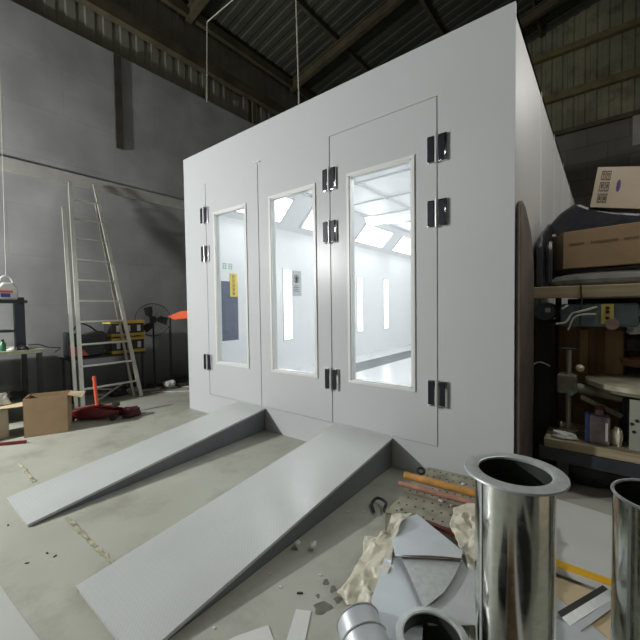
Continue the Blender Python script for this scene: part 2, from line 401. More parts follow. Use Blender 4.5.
# sloped lamps along both upper edges and upright wall lamps
for s in (0, 1):
    P0 = Vector((.08 if s == 0 else W - .1, 0, 3.0)); P1 = Vector((.62 if s == 0 else W - .64, 0, IZ)); nrm = Vector((1 if s == 0 else -1, 0, -1)).normalized()
    mb = MB(); mb.prism([P0 + Vector((0, T, 0)), P1 + Vector((0, T, 0)), P1 + Vector((0, LEN - .06, 0)), P0 + Vector((0, LEN - .06, 0))], -nrm * .02)
    mb.build('sloped_lamp_panel', PAINT_IN, booth)
    for k in range(4):
        yc = 1.15 + k * 1.95; a = P0.lerp(P1, .15); b = P0.lerp(P1, .85)
        f = MB().prism([a + Vector((0, yc - .72, 0)), b + Vector((0, yc - .72, 0)), b + Vector((0, yc + .72, 0)), a + Vector((0, yc + .72, 0))], nrm * .015).build('ceiling_lamp', FRAMEW, booth)
        a = P0.lerp(P1, .2); b = P0.lerp(P1, .8)
        o = nrm * .016
        MB().prism([a + o + Vector((0, yc - .66, 0)), b + o + Vector((0, yc - .66, 0)), b + o + Vector((0, yc + .66, 0)), a + o + Vector((0, yc + .66, 0))], nrm * .006).build('lamp_diffuser', LAMP, f)
for yc in (2.11, 4.75, 6.13):
    for s in (0, 1):
        x0 = .08 if s == 0 else W - .1; dx = .012 if s == 0 else -.012
        f = MB().span((x0, yc - .13, .86), (x0 + dx, yc + .13, 2.28)).build('wall_lamp', FRAMEW, booth)
        MB().span((x0 + dx, yc - .1, .9), (x0 + dx * 1.6, yc + .1, 2.24)).build('lamp_diffuser', LAMP, f)
# personnel door in the left wall, with notices
pd = MB().span((.08, .42, DZ0), (.10, 1.2, 2.35)).build('personnel_door', PAINT_IN, booth)
MB().span((.10, .55, .98), (.104, .88, 1.95)).build('door_window', mat('blue_grey_pane', (.12, .14, .20), rough=.2), pd)
for z in (1.40, 1.64): MB().cyl((.10, 1.08, z), (.16, 1.08, z), .018, seg=12).build('door_handle', DARKM, pd)
sg = MB().span((.104, .72, 1.70), (.110, .87, 2.08)).build('warning_notice', mat('yellow_notice', (.85, .62, .10), rough=.5), booth)
sg['label'] = 'yellow upright warning notice'
INK = mat('dark_ink', (.05, .04, .03), rough=.7)
def glyph(mb, y, z, w, h, seed, x):
    r = random.Random(seed); t = w * .12
    for k in range(3):
        zz = z + h * (.12 + .38 * k); mb.span((x, y, zz), (x + .002, y + w * r.uniform(.7, 1), zz + t))
    for k in range(2):
        yy = y + w * (.18 + .5 * k); mb.span((x, yy, z + h * r.uniform(0, .2)), (x + .002, yy + t, z + h))
mb = MB()
for k in range(5): glyph(mb, .765, 1.725 + k * .068, .055, .055, k, .110)
mb.build('notice_text', INK, sg)
sg = MB().span((.08, 2.27, 1.74), (.086, 2.52, 2.24)).build('mask_notice', mat('grey_notice', (.50, .51, .53), rough=.5), booth)
sg['label'] = 'grey notice with a mask symbol'
mb = MB(); mb.lathe([(.082, 0), (.082, .002), (.068, .002), (.068, 0)], (.086, 2.375, 2.08), (1, 0, 0), 28)
mb.lathe([(0, 0), (.042, .001), (.042, 0)], (.087, 2.375, 2.09), (1, 0, 0), 20); mb.span((.086, 2.345, 2.02), (.089, 2.405, 2.07))
for k in range(4): mb.span((.086, 2.30, 1.83 + k * .035), (.088, 2.45 - .03 * (k % 2), 1.842 + k * .035))
mb.build('mask_symbol', INK, sg)
mb = MB()
for k in range(2): glyph(mb, .58 + k * .12, 2.14, .09, .10, 20 + k, .10)
mb.build('exit_writing', mat('pale_green_ink', (.30, .55, .42), rough=.6), pd)

# doors
WIN = ((.74, 1.365), (1.83, 2.485), (2.945, 3.60)); WZ = (.765, 2.795)
def hinge(x, z, parent):
    h = MB().box((x + .012, -.006, z), (.165, .012, .225), bev=.004).build('hinge', CHROME, parent)
    return h
def hinge_full(x, z, door):
    # two chrome leaves with black inserts around a chrome knuckle
    mb = MB(); mb.box((x - .048, -.012, z), (.062, .022, .225), bev=.006); mb.box((x + .052, -.012, z), (.075, .022, .225), bev=.006)
    h = mb.build('hinge', CHROME, door, smooth=True)
    MB().cyl((x, -.022, z - .118), (x, -.022, z + .118), .015, seg=16).build('hinge_knuckle', KNUCK, door, smooth=True)
    mb = MB(); mb.box((x - .050, -.0245, z), (.054, .006, .200), bev=.0015); mb.box((x + .046, -.0245, z), (.050, .006, .200), bev=.0015)
    mb.build('hinge_insert', HBLACK, door)
for i in range(3):
    x0, x1 = DX[i] + .006, DX[i + 1] - .006; w0, w1 = WIN[i]; z0, z1 = DZ0, (DZ1 + .0035 if i < 2 else DZ1)
    mb = MB()      # one frame mesh around the window opening, built from a ring of quads so no joint shows
    o_ = [(x0, z0), (x1, z0), (x1, z1), (x0, z1)]; i_ = [(w0, WZ[0]), (w1, WZ[0]), (w1, WZ[1]), (w0, WZ[1])]
    V = lambda pts, y: [mb.bm.verts.new((a, y, b)) for a, b in pts]
    of, inf, ob, inb = V(o_, 0), V(i_, 0), V(o_, T), V(i_, T)
    for k in range(4):
        j = (k + 1) % 4
        mb.bm.faces.new((of[k], of[j], inf[j], inf[k])); mb.bm.faces.new((ob[k], inb[k], inb[j], ob[j]))
        mb.bm.faces.new((of[k], ob[k], ob[j], of[j])); mb.bm.faces.new((inf[k], inf[j], inb[j], inb[k]))
    door = mb.build('door', PAINT, booth)
    mb = MB(); e = .03; q = .012
    for (a, b) in (((w0 - e, WZ[0] - e), (w1 + e, WZ[0])), ((w0 - e, WZ[1]), (w1 + e, WZ[1] + e)), ((w0 - e, WZ[0]), (w0, WZ[1])), ((w1, WZ[0]), (w1 + e, WZ[1]))):
        mb.span((a[0], -q, a[1]), (b[0], 0, b[1]), bev=.004)
    s = .012
    for (a, b) in (((w0, WZ[0]), (w1, WZ[0] + s)), ((w0, WZ[1] - s), (w1, WZ[1])), ((w0, WZ[0]), (w0 + s, WZ[1])), ((w1 - s, WZ[0]), (w1, WZ[1]))):
        mb.span((a[0], -.004, a[1]), (b[0], T, b[1]))
    mb.build('window_frame', FRAMEW, door)
    MB().span((w0 + s, .030, WZ[0] + s), (w1 - s, .036, WZ[1] - s)).build('window_glass', GLASS, door)
    hx = (DX[0] - .02, DX[2], DX[3])[i]
    for z in (2.815, 2.28, .75): hinge_full(hx, z, door)
    if i == 0: MB().box((DX[1], -.01, DZ1 + .02), (.10, .02, .012), bev=.003).build('seam_cap', FRAMEW, door)

# ------------------------------------------------------------------ ramps
def ramp(L0, R0, L1, R1, label):
    h = .272; t = .022
    r = thing('access_ramp', label, 'ramp', ((L0 + R0) / 2, -1.2, 0), 'ramps at the booth doors')
    A, B, Cc, D = Vector((L0, -.004, h)), Vector((R0, -.004, h)), Vector((R1, -2.375, t)), Vector((L1, -2.375, t))
    mb = MB(); mb.prism([A, B, Cc, D], (0, 0, -t + .002)); mb.build('tread_plate', RAMP, r)
    for P, Q, s in ((A, D, 1), (B, Cc, -1)):
        o = Vector((.012 * s, 0, 0)); dn = Vector((0, 0, -t))
        P2 = P + o + dn; Q2 = Q + o + dn * .9; fl = Vector((P2.x, P2.y, .001))
        Q2.z = max(Q2.z, .002)
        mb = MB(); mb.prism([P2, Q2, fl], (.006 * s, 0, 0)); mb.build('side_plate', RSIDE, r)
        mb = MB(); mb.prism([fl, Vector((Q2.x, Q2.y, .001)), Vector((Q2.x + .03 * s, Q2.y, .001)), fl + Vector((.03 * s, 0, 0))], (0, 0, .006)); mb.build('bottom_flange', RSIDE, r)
    mb = MB(); mb.prism([Vector((L0 + .02, -.008, .002)), Vector((R0 - .02, -.008, .002)), Vector((R0 - .02, -.008, h - t)), Vector((L0 + .02, -.008, h - t))], (0, .005, 0)); mb.build('back_plate', RSIDE, r)
ramp(1.15, 1.68, 1.225, 1.815, 'grey steel ramp up to the left door, the farther of the two ramps')
ramp(2.73, 3.40, 2.73, 3.42, 'grey steel ramp below the right door, nearest the pile of scrap metal')

# ------------------------------------------------------------------ left side of the hall
# ladder leaning on the wall
npl = Vector((3.8, 0, .75)); P0 = Vector((-1.4, 0, 0))
def lad(px, py, off=0):
    d = RT * ((px - 320) / F) - UP * ((py - 320) / F) + FW
    return CAM + d * ((P0 + npl.normalized() * off - CAM).dot(npl) / d.dot(npl))
la = thing('step_ladder', 'tall aluminium ladder leaning on the grey left wall', 'ladder', (-1.4, -.5, 0))
LB, LT = Vector((-1.40, -.97, .0)), Vector((-2.12, -.80, 3.66))
RB, RT_ = Vector((-1.40, -.07, .0)), Vector((-2.14, -.42, 3.72))
for a, b in ((LB, LT), (RB, RT_)):
    MB().bar(a, b, .028, .06, up=(0, 1, 0)).build('side_rail', ALU, la)
MB().bar((-1.44, -1.045, 0), (-2.05, -.93, 3.2), .024, .05, up=(0, 1, 0)).build('rear_rail', ALU, la)
MB().bar((-1.55, -.13, 0), (-2.16, -.40, 3.4), .024, .04, up=(0, 1, 0)).build('rear_rail', ALU, la)
for z in (.27, .62, .96, 1.32, 1.66, 2.0, 2.34, 2.70, 3.04, 3.37):
    a = LB.lerp(LT, z / 3.66); b = RB.lerp(RT_, z / 3.72)
    MB().bar(a, b, .03 if z < 1.5 else .024, .06 if z < 1.5 else .035, up=(1, 0, .2)).build('ladder_rung', ALU, la)
# low dark stand behind the ladder, carrying bag and crates
st = thing('low_table', 'low dark table against the wall behind the ladder', 'table', (-1.98, -.42, 0))
MB().span((-2.2, -1.02, .70), (-1.76, .2, .73)).build('table_top', DARKM, st)
for x in (-2.16, -1.80):
    for y in (-.98, .16): MB().span((x - .015, y - .015, 0), (x + .015, y + .015, .70)).build('leg', DARKM, st)
def blob(c, d, seed, amp=.12, sub=3, flat=True):
    mb = MB(); r = random.Random(seed); ph = [r.uniform(0, 6) for _ in range(6)]
    bmesh.ops.create_icosphere(mb.bm, subdivisions=sub, radius=1)
    for v in mb.bm.verts:
        p = v.co; k = 1 + amp * (math.sin(3.1 * p.x + ph[0]) + math.sin(4.3 * p.y + ph[1]) + math.sin(3.7 * p.z + ph[2]) + .5 * math.sin(9 * p.x + 7 * p.y + ph[3]))
        q = Vector((abs(p.x) ** .7 * (1 if p.x > 0 else -1), abs(p.y) ** .7 * (1 if p.y > 0 else -1), abs(p.z) ** .7 * (1 if p.z > 0 else -1))) * k
        if flat: q.z = max(q.z, -.8)
        v.co = Vector((c[0] + q.x * d[0] / 2, c[1] + q.y * d[1] / 2, c[2] + q.z * d[2] / 2))
    return mb
bg = thing('tool_bag', 'black tool bag with a red end panel on the low table behind the ladder', 'bag', (-1.98, -.68, .73))
mb = MB(); mb.prism([(-1.80, -1.0, .735), (-1.80, -.50, .735), (-1.80, -.42, 1.02), (-1.80, -.48, 1.16), (-1.80, -.75, 1.10), (-1.80, -1.0, 1.16)], (-.32, 0, 0)); mb.build('bag_body', TARP, bg, bevel=.03)
mb = MB(); mb.prism([(-1.79, -1.0, .76), (-1.79, -.72, .76), (-1.79, -.80, .86), (-1.79, -1.0, .96)], (-.012, 0, 0)); mb.build('end_panel', ORANGE, bg)
MB().tube([(-1.82, -.95, 1.14), (-1.85, -.85, 1.28), (-1.9, -.7, 1.26), (-1.9, -.55, 1.14)], .012).build('carry_strap', BLACK, bg)
for k, z in enumerate((.73, 1.03)):
    c = thing('crate', ('black crate with yellow rims on the low table, under another crate' if k == 0 else 'black crate with yellow rims, topmost of the stack behind the ladder'), 'crate', (-1.95, -.09, z), 'yellow rimmed crates')
    y0, y1 = -.36, .19
    mb = MB(); mb.span((-2.12, y0, z), (-1.78, y1, z + .012))
    for a, b in (((-2.12, y0), (-2.11, y1)), ((-1.79, y0), (-1.78, y1)), ((-2.11, y0), (-1.79, y0 + .01)), ((-2.11, y1 - .01), (-1.79, y1))): mb.span((*a, z + .012), (*b, z + .27))
    mb.build('crate_body', DARKM, c)
    for zz in (z + .01, z + .235):
        mb = MB()
        for a, b in (((-2.135, y0 - .015), (-2.12, y1 + .015)), ((-1.78, y0 - .015), (-1.765, y1 + .015)), ((-2.12, y0 - .015), (-1.78, y0)), ((-2.12, y1), (-1.78, y1 + .015))): mb.span((*a, zz), (*b, zz + .05))
        mb.build('crate_rim', YELLOW, c)
    mb = MB()
    for q in range(3): mb.span((-1.778, y0 + .07 + q * .18, z + .09), (-1.772, y0 + .13 + q * .18, z + .2))
    mb.build('crate_label', WHITEP, c)
# pedestal fan
fc = Vector((-1.93, .45, 1.31))
fan = thing('pedestal_fan', 'dark pedestal fan with a round wire guard near the left wall', 'fan', (fc.x, fc.y, 0))
ax = (CAM - fc); ax.z = 0; ax.normalize()
mb = MB(); mb.torus(fc + ax * .05, .31, .008, ax)
for R in (.27, .23, .19, .15, .11, .07): mb.torus(fc + ax * (.05 + .06 * (1 - R / .31)), R, .0025, ax, rs=4)
q = ax.to_track_quat('Z', 'Y').to_matrix()
for k in range(28):
    a = 2 * PI * k / 28; d = q @ Vector((math.cos(a), math.sin(a), 0))
    mb.tube([fc + ax * .11 + d * .05, fc + ax * .09 + d * .2, fc + ax * .05 + d * .31], .002, 4); mb.tube([fc - ax * .05 + d * .05, fc - ax * .02 + d * .25, fc + ax * .05 + d * .31], .002, 4)
mb.build('wire_guard', IRON, fan)
mb = MB()
for k in range(3):
    a0 = 2 * PI * k / 3
    pts = []
    for r_, da in ((.05, -.2), (.16, -.5), (.26, -.45), (.27, .1), (.16, .45), (.05, .3)): pts.append(fc + q @ Vector((r_ * math.cos(a0 + da), r_ * math.sin(a0 + da), .02 * da)))
    mb.prism(pts, ax * .006)
mb.build('fan_blades', DARKM, fan)
MB().cyl(fc - ax * .16, fc + ax * .03, .075, .06).build('motor', DARKM, fan, smooth=True)
MB().cyl((fc.x - ax.x * .1, fc.y - ax.y * .1, .03), (fc.x - ax.x * .1, fc.y - ax.y * .1, 1.25), .018).build('pole', IRON, fan)
MB().lathe([(0, .035), (.05, .04), (.2, .02), (.22, 0), (0, 0)], (fc.x - ax.x * .1, fc.y - ax.y * .1, 0)).build('base', IRON, fan, smooth=True)
# dark stand with an orange arm beside the booth
s2 = thing('tool_stand', 'dark upright stand holding an orange pointed panel beside the booth corner', 'stand', (-1.62, .62, 0))
MB().cyl((-1.62, .62, .02), (-1.62, .62, 1.34), .022).build('pole', IRON, s2)
mb = MB()
for k in range(3):
    a = k * 2 * PI / 3 + .4; mb.bar((-1.62, .62, .10), (-1.62 + .2 * math.cos(a), .62 + .2 * math.sin(a), .012), .02, .02)
mb.build('base', IRON, s2)
mb = MB(); mb.prism([(-1.68, .60, 1.37), (-1.2, .60, 1.47), (-.55, .60, 1.50), (-.55, .60, 1.36), (-1.45, .60, 1.31)], (0, .07, 0)); mb.build('orange_panel', ORANGE, s2, bevel=.01)
# bars and scrap lying along the wall
bars = [((-2.0, -.6, .03), (-1.55, .35, .03)), ((-1.85, -.75, .2), (-1.65, .1, .035)), ((-1.78, .38, .012), (-.9, 1.35, .012)), ((-1.50, .15, .012), (-.70, .95, .012)), ((-2.15, -.15, .012), (-2.15, .2, .012)), ((-1.5, -.75, .03), (-1.75, -.2, .22))]
bl = ['pale metal bar on the floor behind the ladder foot', 'pale metal bar propped slantwise behind the lowest ladder rungs', 'long pale bar on the floor running behind the booth corner', 'thin pale bar on the floor, nearest the booth corner', 'short pale bar flat on the floor by the wall, left of the pedestal fan', 'short pale bar propped between the ladder feet']
for (a, b), l in zip(bars, bl):
    single(MB().bar(a, b, .035, .02), 'metal_bar', ALU, l, 'metal bar', a, 'bars lying by the left wall')
single(blob((-1.78, -.28, .06), (.22, .3, .14), 5, .15), 'scrap_heap', DARKM, 'dark heap of scrap between the ladder feet', 'scrap', (-1.75, -.35, 0))
single(blob((-1.98, 1.1, .05), (.3, .45, .1), 6, .15), 'scrap_heap', DARKM, 'flat dark heap of scrap below the pedestal fan', 'scrap', (-1.98, 1.1, 0))
single(blob((-1.50, .52, .10), (.16, .16, .14), 8, .1), 'crumpled_paper', WHITEP, 'small crumpled white paper at the foot of the dark stand', 'paper', (-1.5, .52, 0))
# trolley jack
jk = thing('trolley_jack', 'dark red trolley jack with a raised orange handle beside the cardboard box', 'trolley jack', (-.55, -1.05, 0))
ja, jb = Vector((-.80, -1.30, .07)), Vector((-.36, -.84, .07)); jd = (jb - ja).normalized(); js = Vector((-jd.y, jd.x, 0))
mb = MB()
for s in (-1, 1):
    mb.prism([ja + js * .09 * s + Vector((0, 0, -.03)), jb + js * .07 * s + Vector((0, 0, -.03)), jb + js * .07 * s + Vector((0, 0, .05)), ja.lerp(jb, .45) + js * .08 * s + Vector((0, 0, .12)), ja + js * .09 * s + Vector((0, 0, .07))], js * .02 * s)
mb.bar(ja, ja.lerp(jb, .8), .14, .06); mb.build('chassis', RED, jk, bevel=.008)
MB().bar(ja.lerp(jb, .35) + Vector((0, 0, .05)), ja.lerp(jb, .9) + Vector((0, 0, .10)), .07, .05).build('lift_arm', RED, jk)
MB().cyl(ja.lerp(jb, .9) + Vector((0, 0, .10)), ja.lerp(jb, .9) + Vector((0, 0, .14)), .05).build('saddle', IRON, jk)
for t in (.08, .92):
    for s in (-1, 1):
        c = ja.lerp(jb, t) + js * .13 * s; c.z = .045; MB().cyl(c - js * .02, c + js * .02, .045).build('wheel', BLACK, jk)
hb = ja.lerp(jb, .52); MB().cyl(hb + Vector((0, 0, .06)), hb + Vector((-.03, -.02, .52)), .022).build('handle', ORANGE, jk)
MB().cyl(hb - js * .06 + Vector((0, 0, .09)), hb + js * .06 + Vector((0, 0, .09)), .035).build('handle_socket', RED, jk)
single(blob((-.25, -.74, .07), (.16, .2, .13), 12, .15), 'cloth_heap', mat('dark_maroon_cloth', (.07, .012, .02), rough=.8), 'dark maroon crumpled cloth behind the trolley jack', 'cloth', (-.25, -.74, 0))
# cardboard box on the floor
A_, B_ = Vector((-.45, -1.90, 0)), Vector((-.27, -1.50, 0)); dn = Vector((-(B_ - A_).y, (B_ - A_).x, 0)).normalized() * .32; hz = Vector((0, 0, .46))
cb = thing('cardboard_box', 'open brown cardboard box on the floor beside the red trolley jack', 'box', (A_ + B_) / 2 + dn / 2)
mb = MB(); q4 = [A_, B_, B_ + dn, A_ + dn]
for k in range(4):
    a, b = q4[k], q4[(k + 1) % 4]; ins = ((A_ + B_ + dn) / 2 + dn * 0 - (a + b) / 2); cen = (A_ + B_) / 2 + dn / 2; ins = (cen - (a + b) / 2).normalized() * .006
    mb.prism([a + Vector((0, 0, .001)), b + Vector((0, 0, .001)), b + hz, a + hz], ins)
mb.prism([v + Vector((0, 0, .002)) for v in q4], (0, 0, .006)); mb.build('carton', CARD, cb)
mb = MB(); mb.prism([A_ + hz * .82, A_ + dn * .9 + hz * .82, A_ + dn * .9 + Vector((-.2, -.28, .36)), A_ + Vector((-.14, -.30, .37))], (0, 0, .006)); mb.build('flap', CARDL, cb)
mb = MB(); mb.prism([B_ + hz, B_ + dn * .8 + hz, B_ + dn * .6 + hz + Vector((.06, .16, -.02)), B_ + hz + Vector((.05, .13, -.05))], (0, 0, .006)); mb.build('flap', CARDL, cb)
single(blob((-.80, -2.12, .435), (.22, .26, .14), 21, .2), 'crumpled_film', WHITEP, 'crumpled white film on top of the brown carton at the left edge', 'film', (-.75, -2.02, .4))
mb = MB(); mb.span((-1.0, -2.55, .001), (-.62, -2.0, .345)); single(mb, 'cardboard_box', CARDG, 'grey brown carton at the left edge behind the open box', 'box', (-.8, -2.2, 0), bevel=.006)
single(MB().bar((-.45, -2.25, .02), (-.22, -1.93, .02), .03, .025), 'red_bar', RED, 'dark red bar lying on the floor at the left edge', 'bar', (-.3, -2.0, 0))
# workbench and rack at the left edge
wb = thing('workbench', 'pale topped workbench on dark legs at the left edge', 'workbench', (-1.6, -2.2, 0))
MB().span((-2.2, -3.2, .92), (-1.3, -1.45, .97)).build('bench_top', mat('pale_bench_top', (.46, .47, .33), rough=.6, var=.15), wb)
for x, y in ((-1.36, -1.5), (-2.14, -1.5), (-1.36, -3.1), (-2.14, -3.1)): MB().span((x - .03, y - .03, 0), (x + .03, y + .03, .92)).build('leg', IRON, wb)
MB().span((-2.1, -3.1, .25), (-1.42, -1.55, .29)).build('lower_shelf', IRON, wb)
rk = thing('tool_rack', 'dark upright rack with a short shelf on top of the left workbench', 'rack', (-1.5, -2.2, .97))
MB().span((-1.56, -1.73, .97), (-1.46, -1.62, 1.70)).build('post', mat('dark_blue_post', (.04, .045, .07), rough=.5), rk)
MB().span((-1.56, -3.0, .97), (-1.46, -2.9, 1.70)).build('post', DARKM, rk)
MB().span((-1.75, -3.0, 1.62), (-1.4, -1.60, 1.66)).build('shelf', DARKM, rk)
MB().span((-1.75, -2.88, 1.22), (-1.42, -1.75, 1.25)).build('shelf', DARKM, rk)
bt = thing('plastic_bag', 'white plastic bag with red and blue print on the left rack shelf', 'bag', (-1.45, -1.8, 1.66))
mb = MB(); mb.prism([(-1.42, -1.92, 1.662), (-1.42, -1.70, 1.662), (-1.42, -1.68, 1.80), (-1.42, -1.74, 1.90), (-1.42, -1.85, 1.90), (-1.42, -1.93, 1.80)], (-.10, 0, 0)); mb.build('bag_body', WHITEP, bt, bevel=.02)
MB().tube([(-1.47, -1.88, 1.88), (-1.47, -1.86, 1.96), (-1.47, -1.81, 1.99), (-1.47, -1.76, 1.96), (-1.47, -1.73, 1.88)], .012).build('bag_handle', WHITEP, bt)
mb = MB(); mb.span((-1.419, -1.90, 1.76), (-1.416, -1.75, 1.79)); mb.build('red_print', ORANGE, bt)
mb = MB(); mb.span((-1.419, -1.88, 1.70), (-1.416, -1.78, 1.75)); mb.build('blue_print', mat('blue_ink', (.05, .08, .35)), bt)
single(MB().cyl((-1.5, -1.80, 1.99), (-1.55, -1.74, 6.9), .004, seg=6), 'hanging_wire', STRING, 'thin wire hanging down above the white plastic bag', 'wire', (-1.5, -1.8, 1.99))
def bottle(x, y, z, h, r, m, label, lay=False):
    t = thing('bottle', label, 'bottle', (x, y, z), 'bottles on the left workbench')
    MB().lathe([(0, 0), (r, 0), (r, h * .62), (r * .4, h * .8), (r * .4, h * .9), (0, h * .9)], (x, y, z), seg=20).build('body', m, t, smooth=True)
    MB().cyl((x, y, z + h * .88), (x, y, z + h), r * .45, seg=14).build('cap', BLACK, t)
bottle(-1.42, -1.88, .97, .16, .035, mat('green_bottle', (.02, .12, .05), rough=.3), 'small green bottle on the pale workbench top')
bottle(-1.58, -2.05, 1.251, .18, .05, mat('dark_green_bottle', (.03, .2, .08), rough=.3), 'green bottle on the lower rack shelf at the left edge')
single(blob((-1.42, -1.68, 1.0), (.14, .12, .07), 31, .15), 'power_tool', BLACK, 'black hand tool on the workbench beside the dark post', 'tool', (-1.42, -1.68, .97))
single(blob((-1.38, -1.80, .99), (.10, .10, .05), 32, .12), 'crumpled_paper', WHITEP, 'small white crumpled paper on the workbench', 'paper', (-1.38, -1.8, .97))
single(MB().tube([(-1.4, -1.62, 1.03), (-1.38, -1.5, 1.03), (-1.36, -1.38, .98), (-1.35, -1.25, .96), (-1.40, -1.3, .90)], .007), 'black_cable', BLACK, 'black cable hanging over the end of the workbench', 'cable', (-1.4, -1.5, .97))
single(blob((-1.6, -2.1, .37), (.5, .6, .2), 33, .2), 'rag_heap', GREYT, 'grey heap of rags on the workbench lower shelf', 'rags', (-1.6, -2.1, .29))
single(blob((-1.05, -1.55, .12), (.4, .35, .26), 34, .15), 'rag_heap', DARKM, 'dark heap of rags on the floor behind the cardboard box', 'rags', (-1.05, -1.55, 0))
# strings hanging from the roof
zz = roofz(1.2)
a1, a2, a3 = at(296, -25, 1, .6), at(296, 0, 1, .6), at(299, 104, 1, .6)
single(MB().tube([(a1.x, a1.y, roofz(a1.x)), a2, a3, (a3.x, a3.y, H)], .008, 6, False), 'hanging_rope', STRING, 'white rope hanging straight down onto the booth roof', 'rope', a3)
b1, b2, b3 = at(262, -25, 1, .6), at(207, 22, 1, .6), at(207, 102, 1, .6)
single(MB().tube([(b1.x + .6, b1.y, roofz(b1.x + .6)), b1, b2, b2.lerp(b3, .02), b3], .008, 6, False), 'hanging_cable', STRING, 'white cable sloping down from the roof then hanging free left of the rope', 'cable', b3)
p = at(230, 26, 2, roofz(.4) - .2)
single(MB().box((p.x, p.y, roofz(p.x) - .08), (.35, .12, .10), Matrix.Rotation(.3, 3, 'Z')), 'junction_box', DARKM, 'small dark box fixed under the roof beside the sloping cable', 'box', (p.x, p.y, roofz(p.x)))

# ------------------------------------------------------------------ right side clutter
# brown slab with a rounded top against the booth side
prof = [(.02, .002), (.66, .002), (.66, 1.75), (.60, 1.98), (.48, 2.12), (.34, 2.2), (.20, 2.27), (.08, 2.29), (.02, 2.26)]
rl = single(MB().prism([(4.416, y, z) for y, z in prof], (.036, 0, 0)), 'brown_slab', BROWNW, 'tall brown slab with a rounded top flat on the booth side', 'board', (4.43, .3, 0), bevel=.01)
single(MB().prism([(4.44, y, z) for y, z in ((.85, 1.66), (.85, 2.04), (.93, 2.13), (1.1, 2.2), (1.35, 2.28), (1.6, 2.37), (1.6, 1.66))], (.05, 0, 0)), 'black_cloth', TARP, 'black cloth bundle hanging between the brown slab and the long carton', 'cloth', (4.48, 1.0, 1.66), bevel=.02)
sc_ = thing('backdrop_cabinet', 'dark brown backdrop cabinet added behind the blue grey drilling machine', 'cabinet', (5.2, 1.5, 0))  # dark backdrop added to cover the bright far wall behind the machine
MB().span((4.66, 1.22, .001), (5.7, 1.7, 1.55)).build('cabinet_body', mat('dark_brown_cabinet', (.035, .025, .018), rough=.6, var=.3), sc_, bevel=.008)
for a_, b_ in ((4.68, 5.17), (5.19, 5.68)): MB().span((a_, 1.205, .05), (b_, 1.219, 1.5)).build('door', mat('dark_brown_cabinet_door', (.05, .035, .024), rough=.6, var=.3), sc_)
# machine stand (timber bench)
bn = thing('timber_bench', 'low timber bench carrying the drilling machine, right of the booth', 'bench', (5.05, .7, 0))
mb = MB(); mb.span((4.56, .42, .33), (5.5, .56, .40)); mb.span((4.56, .60, .33), (5.5, .78, .40)); mb.span((4.64, .82, .33), (5.5, 1.05, .40)); mb.build('bench_top', WOOD, bn, bevel=.006)
MB().span((4.53, .40, .23), (5.52, .46, .33)).build('front_rail', DARKM, bn)
for x in (4.69, 5.42):
    for y in (.5, .98): MB().span((x - .04, y - .04, 0), (x + .04, y + .04, .33)).build('leg', IRON, bn)
single(blob((4.9, .75, .12), (.5, .4, .24), 40, .15), 'scrap_heap', BLACK, 'scrap heap under the timber bench, blackened for the shade there', 'scrap', (4.9, .75, 0))  # black material stands in for the shade under the bench
# drilling machine
dp = thing('drill_press', 'old blue grey drilling machine with a round table and timber backed column', 'drill press', (5.0, .8, .40))
mb = MB(); a = at(560, 326, 1, .72); b = at(628, 303, 1, .72)
mb.span((a.x, .72, a.z), (5.16, 1.08, b.z)); mb.build('control_head', BLUEM, dp, bevel=.02)
a = at(601, 324, 1, .71); b = at(614, 304, 1, .71)
pl = MB().span((a.x, .70, a.z), (b.x, .722, b.z)).build('switch_plate', mat('yellow_switch_plate', (.55, .47, .12), rough=.5), dp)
for yy, m in ((308, RED), (312, BLACK), (318, BLACK)):
    c = at(607.5, yy, 1, .70); MB().cyl((c.x, .685, c.z), (c.x, .702, c.z), .014, seg=14).build('push_button', m, pl)
c = at(612, 324, 1, .68); MB().cyl((c.x, .64, c.z), (c.x, .72, c.z), .045, seg=24).build('hand_knob', mat('pinkish_knob', (.30, .20, .17), rough=.4, var=.3, vscale=20), dp, smooth=True)
c0, c1, c2, c3 = at(556, 324, 1, .70), at(566, 322, 1, .69), at(578, 312, 1, .68), at(597, 307, 1, .71)
MB().tube([c0, c1, c0.lerp(c3, .4) + Vector((0, 0, .03)), c2, c3], .009).build('conduit', ALU, dp, smooth=True)
c0, c1, c2 = at(568, 330, 1, .70), at(576, 316, 1, .68), at(596, 314, 1, .71)
MB().tube([c0, c1, c2], .008).build('conduit', ALU, dp, smooth=True)
c0, c1 = at(562, 309, 1, .71), at(568, 305, 1, .71); MB().tube([c0, c1], .008).build('conduit', ALU, dp)
a = at(558, 390, 1, 1.0); b = at(622, 326, 1, 1.0)
mb = MB(); mb.span((a.x, 1.0, .40), (b.x + .02, 1.05, 1.34)); mb.build('timber_back', WOODB, dp)
mb = MB(); x = at(579, 350, 1, .98); x2 = at(605, 350, 1, .98); x3 = at(588, 350, 1, .98)
mb.span((x.x, .97, .88), (x3.x, 1.0, 1.27)); mb.span((x2.x, .97, .88), (b.x + .01, 1.0, 1.27)); mb.build('timber_batten', mat('lighter_timber', (.30, .19, .075), rough=.7, var=.2, vscale=4, stretch=(3, 1, .4)), dp)
c = at(569, 350, 1, .62); MB().cyl((c.x, .62, .40), (c.x, .62, c.z), .018, seg=16).build('column', mat('column_steel', (.28, .27, .20), rough=.4, metal=.4), dp, smooth=True)
mb = MB(); mb.cyl((c.x - .05, .62, c.z + .01), (c.x + .05, .62, c.z + .01), .008, seg=8); mb.cyl((c.x, .57, c.z + .01), (c.x, .67, c.z + .01), .008, seg=8); mb.build('feed_handle', IRON, dp)
MB().cyl((c.x, .62, .4), (c.x, .62, .45), .07).build('column_foot', OLIVE, dp)
a = at(560, 392, 1, .6); b = at(577, 375, 1, .6)
MB().span((a.x - .02, .56, a.z), (b.x, .72, b.z)).build('table_clamp', OLIVE, dp, bevel=.015)
